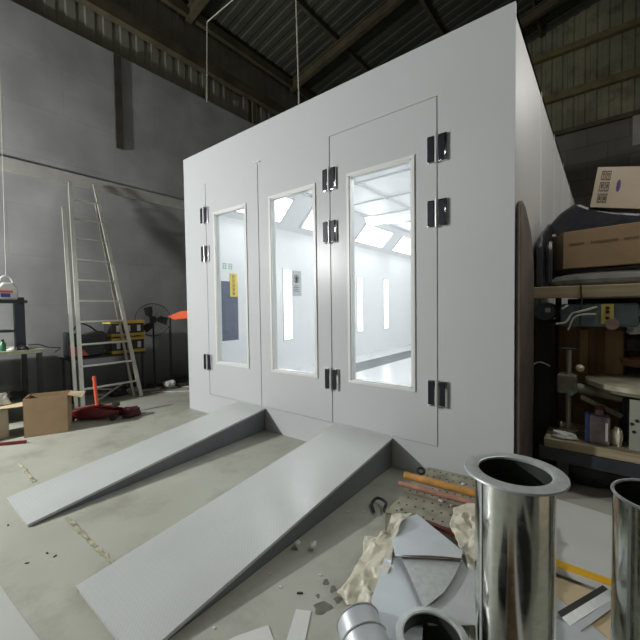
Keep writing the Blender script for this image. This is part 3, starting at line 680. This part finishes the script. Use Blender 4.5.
MB().cyl(at(571, 393, 1, .55), at(571, 393, 1, .57), .022, seg=16).build('clamp_bolt', BLUEM, dp)
k = at(580, 368, 1, .66); mb = MB(); bmesh.ops.create_uvsphere(mb.bm, u_segments=16, v_segments=10, radius=.03, matrix=Matrix.Translation(k)); mb.build('ball_knob', mat('cream_knob', (.62, .58, .40), rough=.35), dp, smooth=True)
MB().cyl(k, (k.x, k.y + .0, 1.30), .004, seg=8).build('pull_cord', IRON, dp)
tz = at(585, 377, 1, .75).z
MB().lathe([(0, .03), (.37, .03), (.38, .022), (.38, -.012), (.33, -.02), (.31, -.05), (0, -.06)], (5.2, .74, tz - .02)).build('round_table', mat('table_iron', (.33, .31, .22), rough=.45, metal=.3, var=.3, vscale=10), dp, smooth=True)
MB().cyl((4.76, .66, .80), (5.06, .70, .74), .045, .03).build('table_arm', OLIVE, dp, smooth=True)
MB().cyl((5.075, .72, .40), (5.075, .72, tz - .07), .028).build('support_post', BLACK, dp)
MB().bar((4.80, .60, .74), (5.06, .60, .62), .02, .035).build('brace', OLIVE, dp)
# items on the bench
jg = thing('oil_jug', 'pinkish grey plastic jug with a blue side on the timber bench', 'jug', (4.93, .56, .40))
mb = MB(); mb.span((4.855, .48, .402), (4.99, .60, .625), bev=.022); mb.cyl((4.92, .55, .61), (4.92, .55, .665), .032, .024, 16); mb.build('jug_body', mat('pink_grey_jug', (.22, .17, .19), rough=.35, var=.3, vscale=12), jg, smooth=True)
MB().cyl((4.92, .55, .665), (4.92, .55, .69), .026, seg=16).build('cap', RED, jg)
MB().span((4.832, .485, .404), (4.856, .60, .63)).build('blue_side', mat('blue_label', (.05, .09, .30), rough=.4), jg)
MB().span((4.958, .477, .44), (4.975, .48, .58)).build('white_strip', WHITEP, jg)
mb = blob((4.70, .50, .425), (.17, .10, .05), 50, .12); single(mb, 'white_rag', WHITEP, 'crumpled white rag at the foot of the machine column', 'rag', (4.70, .50, .40))
mb = blob((5.028, .56, .455), (.07, .08, .17), 51, .2); single(mb, 'yellow_rag', RAG, 'crumpled yellowish rag behind the oil jug', 'rag', (5.04, .62, .40))
pf = MB().span((5.10, .50, .402), (5.5, .515, .78))
single(pf, 'perforated_plate', mat('pale_grey_plate', (.34, .35, .29), rough=.5, var=.15), 'pale grey metal plate with holes standing at the right edge', 'plate', (5.3, .5, .4))
for i, (x, z) in enumerate(((632, 424), (634, 432), (637, 421))):
    c = at(x, z, 1, .499); MB().cyl((c.x, .496, c.z), (c.x, .50, c.z), .012, seg=12).build('hole', BLACK, bpy.data.objects['perforated_plate'])
for i, (x, y, m, l) in enumerate(((634, 312, WHITEP, 'white roll hanging at the right edge above the round table'), (636, 345, BLACK, 'black tool hanging at the right edge above the round table'), (633, 362, mat('brown_tool', (.2, .09, .04)), 'brown handled tool lying on the round table at the right edge'), (637, 328, WHITEP, 'white bent fitting at the right edge beside the blue grey head'))):
    c = at(x, y, 1, .92)
    single(blob(c, (.13, .1, .07), 60 + i, .2, flat=False), 'hand_tool', m, l, 'tool', c)
# dark covered motor between brown slab and machine
mt = thing('electric_motor', 'blue grey motor on a black cabinet beside the brown slab', 'motor', (4.56, .95, 0))
MB().span((4.43, .82, .001), (4.60, 1.2, 1.36)).build('cabinet', BLACK, mt, bevel=.03)
c = at(541, 321, 1, .85); mb = MB(); mb.cyl((4.52, .82, 1.435), (4.52, 1.12, 1.435), .08, seg=24); mb.build('motor_body', BLUEM, mt, smooth=True)
mb = MB(); mb.span((4.52, .80, 1.43), (4.56, .82, 1.47)); mb.build('rating_plate', WHITEP, mt)
mb = MB(); mb.tube([at(532, 365, 1, .78), at(540, 362, 1, .76), at(550, 366, 1, .78)], .006); mb.build('cable', ALU, mt)
# shelf plank
sh = thing('timber_shelf', 'long pale timber shelf plank above the blue grey machine head', 'shelf', (4.9, 1.2, 0))
mb = MB(); mb.span((4.43, .70, 1.555), (5.9, .76, 1.655)); mb.span((4.47, .76, 1.60), (5.9, 2.3, 1.64)); mb.build('plank', mat('pale_timber', (.42, .35, .22), rough=.8, var=.18, vscale=6, stretch=(.3, 4, 4)), sh, bevel=.006)
for x in (4.5, 5.8): MB().span((x - .03, 2.2, 0), (x + .03, 2.26, 1.6)).build('post', IRON, sh)
for x in (5.8,): MB().span((x - .03, .78, 0), (x + .03, .84, 1.6)).build('post', IRON, sh)
c = at(581, 292, 1, .695)
single(MB().tube([(c.x, .69, 1.67), (c.x, .69, 1.60), (c.x + .008, .692, 1.53), (c.x, .69, 1.48), (c.x - .004, .69, 1.32)], .006), 'tied_wire', IRON, 'wire knotted around the timber shelf plank', 'wire', (c.x, .69, 1.6))
# grey dusty sheet under the carton
mb = blob((5.15, 1.34, 1.73), (1.2, .5, .18), 70, .05); single(mb, 'dusty_sheet', GREYT, 'dusty grey sheet heaped on the timber shelf under the long carton', 'sheet', (5.0, 1.3, 1.66))
# long carton
cE, cC, cR = at(537, 272, 1, 1.55), at(563, 269, 1, 1.22), at(640, 262, 1, 1.12)
dirL = Vector((cR.x - cC.x, cR.y - cC.y, 0)).normalized(); zb = cC.z; zt = at(563, 232.5, 1, 1.22).z
C0 = Vector((cC.x, cC.y, zb)); C1 = C0 + dirL * 1.1; E0 = Vector((4.51, 1.5, zb))
box_ = [C0, C1, C1 + (E0 - C0), E0]
lc = thing('long_carton', 'long brown cardboard carton lying on the shelf above the machine', 'box', (C0 + C1) / 2)
MB().prism(box_, (0, 0, zt - zb)).build('carton', CARD, lc, bevel=.004)
nr = Vector((dirL.y, -dirL.x, 0)) * .003
mb = MB()
for t0, t1, f in ((.05, .17, .62), (.22, .42, .62), (.46, .56, .62)): mb.prism([C0 + dirL * t0 + Vector((0, 0, f * (zt - zb))), C0 + dirL * t1 + Vector((0, 0, f * (zt - zb))), C0 + dirL * t1 + Vector((0, 0, f * (zt - zb) + .018)), C0 + dirL * t0 + Vector((0, 0, f * (zt - zb) + .018))], nr)
mb.build('printed_line', mat('faded_print', (.20, .13, .07)), lc)
# black sheet behind it
mb = MB()
out = [at(529, 245, 1, 1.62), at(545, 228, 1, 1.62), at(560, 213, 1, 1.62), at(576, 202, 1, 1.62), at(590, 207, 1, 1.62), at(615, 211, 1, 1.62), at(650, 213, 1, 1.62)]
low = [Vector((out[-1].x + .1, 1.62, 1.70)), Vector((4.44, 1.62, 1.70))]
for v in out: v.x = max(v.x, 4.44)
mb.prism(out + low, (0, .55, 0)); bmesh.ops.subdivide_edges(mb.bm, edges=mb.bm.edges, cuts=2, use_grid_fill=True)
single(mb, 'black_sheet', TARP, 'bundle of black plastic sheeting behind the long carton', 'plastic sheeting', (4.8, 1.8, 1.7), bevel=.03)
for i, (x, y) in enumerate(((554, 232.5), (571, 228))):
    c = at(x, y - 1, 1, 1.42); c.z = zt + .012; single(MB().box(c, (.03, .02, .022)), 'paper_scrap', WHITEP, ('left' if i == 0 else 'right') + ' of the two small white scraps on top of the long carton', 'scrap', c, 'white scraps on the long carton')
single(MB().tube([(4.53, 1.0, 2.08), (4.53, .95, 1.95), (4.53, .95, 1.70)], .03), 'dark_hose', TARP, 'thick black hose hanging between the brown slab and the long carton', 'hose', (4.53, .95, 1.68), smooth=True)
# printed carton on top
y0 = 1.60
q = [at(590, 207, 1, y0), at(648, 209, 1, y0), at(655, 166, 1, y0), at(598, 167, 1, y0)]
tcn = thing('printed_carton', 'pale cardboard carton with handling symbols, topmost at the right edge', 'box', q[0])
MB().prism(q, (.06, .35, .02)).build('carton', CARDG, tcn)
def onq(u, v, off=.004):
    p = (q[0].lerp(q[1], u)).lerp(q[3].lerp(q[2], u), v); return Vector((p.x, p.y - off, p.z))
def rect(mb, u0, v0, u1, v1): mb.prism([onq(u0, v0), onq(u1, v0), onq(u1, v1), onq(u0, v1)], (0, .003, 0))
mb = MB()
for k, v in enumerate((.68, .40, .12)):
    for s in range(2):
        u0 = .10 + s * .095; rect(mb, u0, v, u0 + .012, v + .22); rect(mb, u0 + .068, v, u0 + .08, v + .22); rect(mb, u0, v, u0 + .08, v + .025); rect(mb, u0, v + .2, u0 + .08, v + .22)
        if k == 0: rect(mb, u0 + .034, v + .05, u0 + .046, v + .17); rect(mb, u0 + .022, v + .13, u0 + .058, v + .155)
        elif k == 1: rect(mb, u0 + .025, v + .09, u0 + .06, v + .17); rect(mb, u0 + .037, v + .04, u0 + .044, v + .1)
        else: rect(mb, u0 + .015, v + .06, u0 + .06, v + .13); rect(mb, u0 + .03, v + .1, u0 + .05, v + .18)
mb.build('handling_symbols', mat('faded_brown_ink', (.16, .13, .10), rough=.8), tcn)
mb = MB(); mb.prism([onq(.44 + .035 * math.cos(a), .54 + .15 * math.sin(a)) for a in [k * PI / 10 for k in range(20)]], (0, .003, 0)); mb.build('oval_mark', mat('violet_ink', (.09, .05, .20)), tcn)

# ------------------------------------------------------------------ foreground ducts
def duct(c, top, r, label, flange=None, tall=True, bot=0.001):
    d = thing('duct_pipe', label, 'duct pipe', (c[0], c[1], 0), 'galvanised duct pieces')
    w = .004
    MB().lathe([(r, bot), (r, top - .006), (r - w, top - .006)], (c[0], c[1], 0), seg=72).build('pipe_wall', GALV, d, smooth=True)
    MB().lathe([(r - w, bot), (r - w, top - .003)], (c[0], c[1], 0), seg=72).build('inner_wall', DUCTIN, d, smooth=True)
    if flange:
        MB().lathe([(r - .012, top + .002), (r - .006, top + .006), (flange, top + .002), (flange + .002, top - .004), (flange, top - .006), (r, top - .006), (r - .012, top - .006), (r - .012, top + .002)], (c[0], c[1], 0), seg=72).build('flange', GALVF, d, smooth=True)
    else:
        MB().torus((c[0], c[1], top - .004), r, .006, seg=72).build('rolled_rim', GALVF, d, smooth=True)
    MB().box((c[0] + r * math.cos(-2.3), c[1] + r * math.sin(-2.3), (top + bot) / 2), (.012, .006, top - bot - .02), Matrix.Rotation(-2.3 + PI / 2, 3, 'Z')).build('seam', GALVF, d)
duct((4.695, -1.585), .895, .131, 'tall shiny duct pipe with a wide flange, standing in the foreground', .168)
duct((5.118, -1.345), .827, .141, 'tall shiny duct pipe with a thin rim, cut by the right edge')
duct((4.423, -1.68), .19, .122, 'short flanged duct collar at the bottom edge beside the tall pipe', .140)
# tilted short collar
t = thing('duct_collar', 'small banded metal collar lying tilted at the bottom edge', 'duct collar', (4.10, -1.70, 0), 'galvanised duct pieces')
cA, cB = Vector((4.10, -1.72, .105)), Vector((4.235, -1.83, .075)); axv = (cB - cA).normalized(); Lc = (cB - cA).length
MB().lathe([(.090, 0), (.094, .0), (.094, Lc * .5), (.100, Lc * .52), (.100, Lc), (.094, Lc), (.090, Lc * .5), (.090, 0)], cA, axv, 48).build('collar_wall', SHEET, t, smooth=True)
MB().torus(cA, .094, .005, axv, 48).build('front_band', GALVF, t, smooth=True)
MB().torus(cA + axv * Lc * .5, .101, .005, axv, 48).build('middle_band', GALVF, t, smooth=True)

# ------------------------------------------------------------------ scrap pile
def Z(px, py, z): return at(px, py, 2, z)
# perforated tray
pt = thing('perforated_tray', 'rusty perforated metal tray lying against the foot of the booth', 'tray', Z(440, 500, 0))
zt1 = .13
cor = [Z(428, 467, .15), Z(500, 483, .15), Z(500, 540, zt1), Z(385, 512, zt1)]
cor[0].y = min(cor[0].y, -.02); cor[1].y = min(cor[1].y, -.02)
PERF = mat('dusty_perforated_sheet', (.34, .33, .25), rough=.6, metal=.3, var=.25, vscale=10)
mb = MB(); mb.prism(cor, (0, 0, -.012)); mb.build('perforated_top', PERF, pt)
cen = sum(cor, Vector()) / 4
mb = MB()
for k in range(4):
    a, b = cor[k], cor[(k + 1) % 4]; mb.prism([a, b, Vector((b.x, b.y, .001)), Vector((a.x, a.y, .001))], (cen - (a + b) / 2).normalized() * .01 + Vector((0, 0, .0)))
mb.build('tray_side', PERF, pt)
mb = MB()
for i in range(11):
    for j in range(8):
        u, v = (i + .5 + .5 * (j % 2)) / 11.6, (j + .5) / 8
        p = (cor[0].lerp(cor[1], u)).lerp(cor[3].lerp(cor[2], u), v); mb.cyl(p + Vector((0, 0, -.004)), p + Vector((0, 0, .0012)), .0075, seg=8)
o = mb.build('perforation_holes', BLACK, pt); o['kind'] = 'stuff'
for k in range(14):
    u, v = random.uniform(.1, .95), random.uniform(.2, .95); p = (cor[0].lerp(cor[1], u)).lerp(cor[3].lerp(cor[2], u), v)
    c = p + Vector((0, 0, .006)); single(MB().box(c, (random.uniform(.012, .03), random.uniform(.008, .02), .010), Matrix.Rotation(k, 3, 'Z')), 'debris_chip', (WHITEP, RAG, GREYT)[k % 3], 'small pale chip of debris lying on the perforated tray', 'chip', c, 'debris chips on the perforated tray')
def pbar(a, b, r, m, label, name='wooden_bar'):
    o = thing(name, label, 'bar', a); MB().cyl(a, b, r, seg=14).build('shaft', m, o, smooth=True)
    MB().cyl(a - (b - a).normalized() * .002, a + (b - a).normalized() * .02, r * 1.06, seg=14).build('end_ring', m, o, smooth=True); return o
pbar(Z(405, 475, .21), Z(485, 496, .21), .026, mat('orange_wood', (.50, .25, .06), rough=.5, var=.3, vscale=12), 'orange brown bar lying across the perforated tray, the upper of two')
pbar(Z(399, 483, .185), Z(485, 506, .185), .018, mat('pinkish_rusty', (.38, .19, .13), rough=.6, var=.3, vscale=12), 'pinkish rusty bar lying across the perforated tray, the lower of two')
c = Z(421, 471, .2)
single(MB().torus(c, .026, .010, (.3, -.6, 1), 20, 8), 'rubber_ring', BLACK, 'black rubber ring above the orange bar against the booth', 'ring', c, smooth=True)
single(MB().tube([Z(374, 512, .02), Z(372, 503, .03), Z(378, 498, .04), Z(386, 503, .05), Z(384, 511, .04), Z(394, 514, .06), Z(402, 518, .08), Z(408, 512, .10)], .011), 'black_cable', BLACK, 'looped black cable at the left end of the scrap pile', 'cable', Z(374, 512, 0), smooth=True)
single(blob(Z(397, 514, .07), (.09, .08, .08), 80, .2), 'rusty_fitting', mat('rust_brown', (.10, .06, .03), rough=.7, var=.4, vscale=20), 'small rusty fitting at the left corner of the perforated tray', 'fitting', Z(397, 514, 0))
single(MB().bar(Z(425, 522, .15), Z(458, 535, .15), .03, .02), 'red_bar', RED, 'dark red strip between the tray and the sheet metal', 'bar', Z(425, 522, .1))
# sheet metal pieces
def sheet(pts, label, m=SHEET, name='metal_sheet', th=.003, group='sheet metal offcuts', bend=0):
    zc = sum(p[2] for p in pts) / len(pts)
    P = [Z(p[0], p[1], zc) for p in pts]; mb = MB(); mb.prism(P, (0, 0, -th)); return single(mb, name, m, label, 'sheet metal', P[0], group)
sheet([(402, 519, .17), (417, 514, .18), (463, 551, .19), (461, 559, .18), (395, 556, .16), (392, 540, .16)], 'bright sheet metal piece at the back of the offcuts, below the perforated tray')
sheet([(401, 556, .16), (462, 559, .16), (455, 575, .16), (444, 592, .16), (424, 608, .16)], 'greyish curved sheet metal piece with a rusty top edge', GALVF)
sheet([(390, 535, .13), (402, 556, .13), (424, 607, .13), (422, 640, .13), (385, 645, .13), (371, 600, .13), (380, 575, .13)], 'pale bluish sheet metal piece reaching down to the duct collar')
sheet([(455, 552, .14), (500, 545, .14), (490, 625, .14), (428, 625, .14), (425, 604, .14)], 'grey sheet metal piece between the sheet offcuts and the tall duct pipe', mat('grey_sheet', (.50, .52, .52), rough=.4, metal=.25, var=.1))
a, b = Z(401, 556, .17), Z(462, 559, .175)
single(MB().tube([a, a.lerp(b, .5) + Vector((0, 0, .006)), b], .004), 'rusty_rod', mat('rust_edge', (.22, .12, .05), rough=.7, var=.5, vscale=30), 'thin rusty rod along the edge of the curved sheet', 'rod', a)
# crumpled film
def film(path, label, seed, m=RAG, w=.05, amp=.02, zmax=.2):
    """path: list of (left point, right point) pairs; makes a folded sheet between them"""
    r = random.Random(seed); mb = MB(); n = len(path); ph = r.uniform(0, 6)
    def fn(u, v):
        t = u * (n - 1); i = min(int(t), n - 2); f = t - i
        L_ = path[i][0].lerp(path[i + 1][0], f); R_ = path[i][1].lerp(path[i + 1][1], f)
        p = L_.lerp(R_, v); e = min(1, 6 * min(u, 1 - u, v + .1, 1.1 - v) + .25)
        q = Vector((p.x * 7, p.y * 7, seed * 3.1)); rdg = lambda w: 1 - 2 * abs(noise.noise(w))
        p.z += amp * e * (1.3 * rdg(q) + .8 * rdg(q * 2.3) + .35 * rdg(q * 5) - .6)
        p.x += amp * 1.2 * noise.noise(q * 2 + Vector((9, 0, 0))); p.y += amp * 1.2 * noise.noise(q * 2 + Vector((0, 9, 0)))
        p.z = max(p.z, .004); return p
    mb.grid(fn, 60, 30)
    return single(mb, 'crumpled_film', m, label, 'wrapping film', path[0][0], 'crumpled beige film', smooth=True, solid=.003)
film([(Z(392, 515, .18), Z(410, 512, .20)), (Z(385, 535, .16), Z(402, 530, .18)), (Z(366, 535, .12), Z(393, 545, .15)), (Z(362, 555, .08), Z(393, 560, .13)), (Z(352, 580, .05), Z(386, 580, .10)), (Z(337, 593, .01), Z(378, 600, .05)), (Z(346, 606, .005), Z(372, 612, .03))], 'crumpled beige film draped down the left side of the sheet metal', 3)
film([(Z(455, 508, .17), Z(495, 498, .19)), (Z(450, 528, .18), Z(495, 525, .20)), (Z(460, 545, .18), Z(495, 545, .18)), (Z(466, 560, .14), Z(495, 565, .14)), (Z(472, 585, .10), Z(495, 590, .10))], 'crumpled beige film beside the tall duct pipe', 9)
film([(Z(458, 590, .10), Z(482, 580, .12)), (Z(462, 612, .10), Z(484, 612, .12)), (Z(470, 645, .04), Z(486, 645, .05))], 'strip of pale film running down beside the tall duct pipe', 14)
# paper, lumps and card on the floor
def paper(pts, label, m, name='paper_sheet', th=.004, cat='paper', z=.004):
    P = [Z(x, y, z) for x, y in pts]; return single(MB().prism(P, (0, 0, -th + .001)), name, m, label, cat, P[0])
paper([(296, 609), (311, 611), (304, 645), (285, 645)], 'white paper strip on the floor at the bottom edge', WHITEP)
paper([(236, 636), (268, 625), (277, 648), (205, 652)], 'white torn paper on the floor at the bottom edge, left of the strip', WHITEP)
for x, y, s, l in ((289, 536, .032, 'white lump of plaster on the floor in the ramp shade, the nearer one'), (313, 549, .034, 'white lump of plaster on the floor at the edge of the ramp shade'),):
    c = Vector((3.455, -1.40, 0)) if x < 300 else Z(x, y, 0); mb = MB(); bmesh.ops.create_icosphere(mb.bm, subdivisions=1, radius=s, matrix=Matrix.Translation((c.x, c.y, s * .7)) @ Matrix.Diagonal((.7, 1.0, .75, 1)))
    for v in mb.bm.verts: v.co += Vector([random.uniform(-.006, .006) for _ in range(3)])
    single(mb, 'plaster_lump', WHITEP, l, 'lump', c, 'plaster lumps')
single(MB().bar(Z(297, 593, .004), Z(303, 593, .004), .008, .006), 'metal_chip', BLACK, 'tiny black chip on the floor above the paper strip', 'chip', Z(300, 593, 0))
STN = mat('floor_oil_stain', (.13, .13, .10), rough=.4, var=.2, vscale=20)
for i, (x, y, w, h) in enumerate(((326, 582, 3, 4), (333, 589, 3, 4), (322, 608, 9, 6), (338, 600, 4, 3), (318, 596, 2, 2))):
    P = [Z(x + w * math.cos(a) * (1 + .3 * math.sin(3 * a + i)), y + h * math.sin(a) * (1 + .25 * math.cos(2 * a + i)), .0008) for a in [k * PI / 8 for k in range(16)]]
    struct(MB().prism(P, (0, 0, .0006)), f'trim_{33 + i}', STN)
# white panel with yellow band, card and angle strips at the right
wp = thing('laminate_board', 'white flat board with a yellow edge band lying between the two tall pipes', 'panel', (4.9, -.4, 0))
Q = [Vector((4.6, .05, .09)), Vector((5.35, -.04, .09)), Vector((5.35, -.72, .06)), Vector((4.6, -.72, .06))]
MB().prism(Q, (0, 0, -.04)).build('panel_face', mat('white_laminate', (.60, .60, .57), rough=.4, var=.04), wp)
yb = [Q[3].lerp(Q[0], .0) + Vector((0, -.001, .002)), Q[2] + Vector((0, -.001, .002)), Q[2].lerp(Q[1], .075) + Vector((0, 0, .002)), Q[3].lerp(Q[0], .075) + Vector((0, 0, .002))]
MB().prism(yb, (0, 0, -.003)).build('yellow_band', mat('yellow_band_paint', (.75, .42, .02), rough=.45), wp)
P = [(4.45, -.74), (5.4, -.74), (5.4, -1.15), (4.45, -1.02)]
single(MB().prism([(x, y, .014) for x, y in P], (0, 0, -.012)), 'cardboard_sheet', CARDL, 'flat beige cardboard sheet on the floor in front of the white board', 'cardboard', (4.9, -.9, 0))
P = [Z(548, 590, .02), Z(612, 642, .02), Z(612, 700, .02), Z(500, 690, .02), Z(540, 600, .02)]
single(MB().prism(P, (0, 0, -.003)), 'metal_sheet', mat('pale_blue_sheet', (.56, .60, .62), rough=.35, metal=.2, var=.04), 'pale bluish sheet on the floor between the two tall pipes', 'sheet metal', P[0], 'sheet metal offcuts')
ang = thing('angle_strip', 'folded steel angle strip lying on the cardboard between the pipes', 'metal strip', Z(585, 610, 0))
a, b = Z(562, 618, .03), Z(608, 590, .035)
d = (b - a).normalized(); s = Vector((-d.y, d.x, 0))
MB().prism([a, b, b - s * .035 + Vector((0, 0, -.012)), a - s * .035 + Vector((0, 0, -.012))], (0, 0, .003)).build('flat_leg', GALVF, ang)
MB().prism([a, b, b + s * .02 + Vector((0, 0, .012)), a + s * .02 + Vector((0, 0, .012))], (0, 0, .003)).build('raised_leg', IRON, ang)
a2, b2 = a - s * .075 + Vector((0, 0, -.008)) + d * .01, b - s * .065 + Vector((0, 0, -.008))
MB().prism([a2, b2, b2 + s * .03, a2 + s * .03], (0, 0, .004)).build('flat_leg', SHEET, ang)
# chips and dust specks
for i, (x, y) in enumerate(((214, 628), (270, 574), (280, 587), (348, 512), (364, 512), (320, 575))):
    c = Z(x, y, .003); single(MB().box(c, (.012, .009, .006), Matrix.Rotation(i, 3, 'Z')), 'floor_chip', WHITEP, 'tiny white chip on the floor by the right ramp', 'chip', c, 'floor chips by the ramp')
for i, (x, y) in enumerate(((47, 553), (22, 515), (55, 556), (8, 525), (27, 563), (190, 486))):
    c = Z(x, y, .002)
    if i == 5: continue
    single(MB().box(c, (.02, .008, .004), Matrix.Rotation(i, 3, 'Z')), 'floor_chip', IRON, 'tiny dark chip on the floor near the left ramp tip', 'chip', c, 'dark floor chips by the left ramp')
# pale sheet at lower left
P = [Z(-20, 560, .003), Z(0, 585, .003), Z(40, 640, .003), Z(20, 680, .003), Z(-60, 680, .003)]
single(MB().prism(P, (0, 0, -.002)), 'floor_sheet', mat('pale_floor_sheet', (.52, .53, .49), rough=.45), 'pale flat sheet on the floor in the lower left corner', 'sheet', P[0])

# ------------------------------------------------------------------ unseen things added for their reflections in the bright pipes
cbn = thing('reflection_cabinet', 'unseen dark cabinet added behind the viewer for pipe reflections', 'cabinet', (4.75, -4.6, 0))
MB().span((4.35, -4.95, .001), (4.95, -4.45, 1.5)).build('cabinet_body', DARKM, cbn, bevel=.01)
MB().span((4.38, -4.448, .05), (4.64, -4.43, 1.45)).build('door', IRON, cbn); MB().span((4.66, -4.448, .05), (4.92, -4.43, 1.45)).build('door', IRON, cbn)
single(MB().span((5.25, -4.7, .001), (5.75, -4.2, .9)), 'cardboard_box', CARD, 'unseen tall brown carton added behind the viewer for pipe reflections', 'box', (5.5, -4.45, 0), bevel=.006)
single(MB().span((5.95, -3.2, .001), (6.4, -2.5, 1.1)), 'reflection_crate', DARKM, 'unseen dark crate added right of the viewer for pipe reflections', 'crate', (6.2, -2.85, 0), bevel=.01)
single(MB().span((6.2, -1.9, .001), (6.7, -.9, .8)), 'cardboard_box', CARDG, 'unseen pale brown carton added right of the two tall pipes for reflections', 'box', (6.45, -1.4, 0), bevel=.006)

single(MB().span((4.30, -2.75, .001), (4.56, -2.25, .16)), 'reflection_case', BLACK, 'unseen black flat case added below the view for a dark pipe reflection', 'case', (4.43, -2.5, 0), bevel=.01)  # unseen floor pieces added to put stripes into the pipe reflections
single(MB().span((4.62, -3.0, .001), (4.90, -2.05, .008)), 'cardboard_sheet', mat('brown_reflection_card', (.22, .13, .07), rough=.9), 'unseen brown cardboard sheet added below the view for a brown pipe reflection', 'cardboard', (4.76, -2.5, 0))
single(MB().span((5.05, -2.7, .001), (5.45, -2.1, .25)), 'reflection_case', BLACK, 'unseen tall black case added below the right corner for a dark pipe reflection', 'case', (5.25, -2.4, 0), bevel=.01)
single(MB().span((4.92, -2.8, .001), (5.02, -2.0, .006)), 'reflection_strip', WHITEP, 'unseen white strip added between the two black cases for a pale pipe reflection', 'paper', (4.97, -2.4, 0))

# ------------------------------------------------------------------ lamps
def light(kind, name, loc, energy, color=(1, 1, 1), size=.1, target=None, shape=None, sy=None):
    l = bpy.data.lights.new(name, kind); l.energy = energy; l.color = color
    if kind == 'AREA':
        l.size = size
        if sy: l.shape = 'RECTANGLE'; l.size_y = sy
    else: l.shadow_soft_size = size
    o = bpy.data.objects.new(name, l); col.objects.link(o); o.location = loc
    if target is not None: o.rotation_euler = (Vector(target) - Vector(loc)).to_track_quat('-Z', 'Y').to_euler()
    return o
LP = Vector((-1.3, -5.0, 2.85)); tgt = Vector((2.2, 0, 1.0)); ld = (tgt - LP).normalized()
fl = thing('work_light', 'tripod work light standing left of the booth, beyond the left edge of the view', 'work light', (LP.x, LP.y, 0))
MB().cyl((LP.x, LP.y, .3), LP - ld * .12, .02).build('pole', IRON, fl)
mb = MB()
for k in range(3):
    a = k * 2 * PI / 3; mb.bar((LP.x, LP.y, .5), (LP.x + .5 * math.cos(a), LP.y + .5 * math.sin(a), .01), .02, .02)
mb.build('tripod', IRON, fl)
qm = ld.to_track_quat('Z', 'Y').to_matrix()
MB().box(LP - ld * .12, (.34, .26, .08), qm, bev=.01).build('lamp_housing', DARKM, fl)
MB().box(LP - ld * .075, (.28, .20, .006), qm).build('lamp_face', mat('work_lamp_face', (1, 1, 1), emit=12), fl)
light('SPOT', 'work_lamp', LP, 1080, (.98, .99, .98), .10, tgt)
bpy.data.lights['work_lamp'].spot_size = math.radians(176); bpy.data.lights['work_lamp'].spot_blend = .1
for i, (x, y, z, e) in enumerate(((-1.2, -8.5, 4.6, 60), (1.8, -9.0, 5.2, 25), (7.4, 4.6, 5.6, 70), (6.0, .2, 4.6, 32))):  # unseen fill lamps added to brighten the booth and the clutter beside it
    c = thing('fill_lamp', ('added fill lamp nearest the left wall, behind the viewer', 'added fill lamp in the middle of the hall, behind the viewer', 'added fill lamp to the right of the booth', 'added fill lamp above the clutter right of the booth')[i], 'lamp', (x, y, z), 'added fill lamps')
    MB().span((x - .75, y - .15, z), (x + .75, y + .15, z + .06)).build('lamp_shade', WHITEP, c)
    MB().span((x - .7, y - .1, z - .012), (x + .7, y + .1, z)).build('lamp_tube', mat(f'fill_tube_glow_{i}', (1, 1, 1), emit=10), c)
    mb = MB()
    for s in (-.5, .5): mb.cyl((x + s, y, z + .06), (x + s, y, roofz(x + s)), .006, seg=6)
    mb.build('suspension_rod', IRON, c)
    light('AREA', 'fill_light', (x, y, z - .03), e, (1, .99, .95), 1.4, ((2.6, 0, 1.4), (2.6, 0, 1.4), (5.0, 2.5, 1.5), (4.9, 1.3, 1.4))[i], sy=.3)
# light inside the booth follows its ceiling lamps
for k in range(4):
    for s in (0, 1):
        X = .42 if s == 0 else W - .44; yc = 1.15 + k * 1.95
        light('AREA', 'booth_lamp', (X, yc, 3.2), 8, (.96, .98, 1), 1.2, (W / 2, yc, 1.2), sy=.4)
w = bpy.data.worlds.new('world'); sc.world = w; w.use_nodes = True
w.node_tree.nodes['Background'].inputs[0].default_value = (.9, .95, 1, 1); w.node_tree.nodes['Background'].inputs[1].default_value = .1
vs = sc.view_settings; vs.view_transform = 'Standard'; vs.look = 'None'; vs.gamma = 1; vs.use_curve_mapping = False; vs.exposure = 0.0
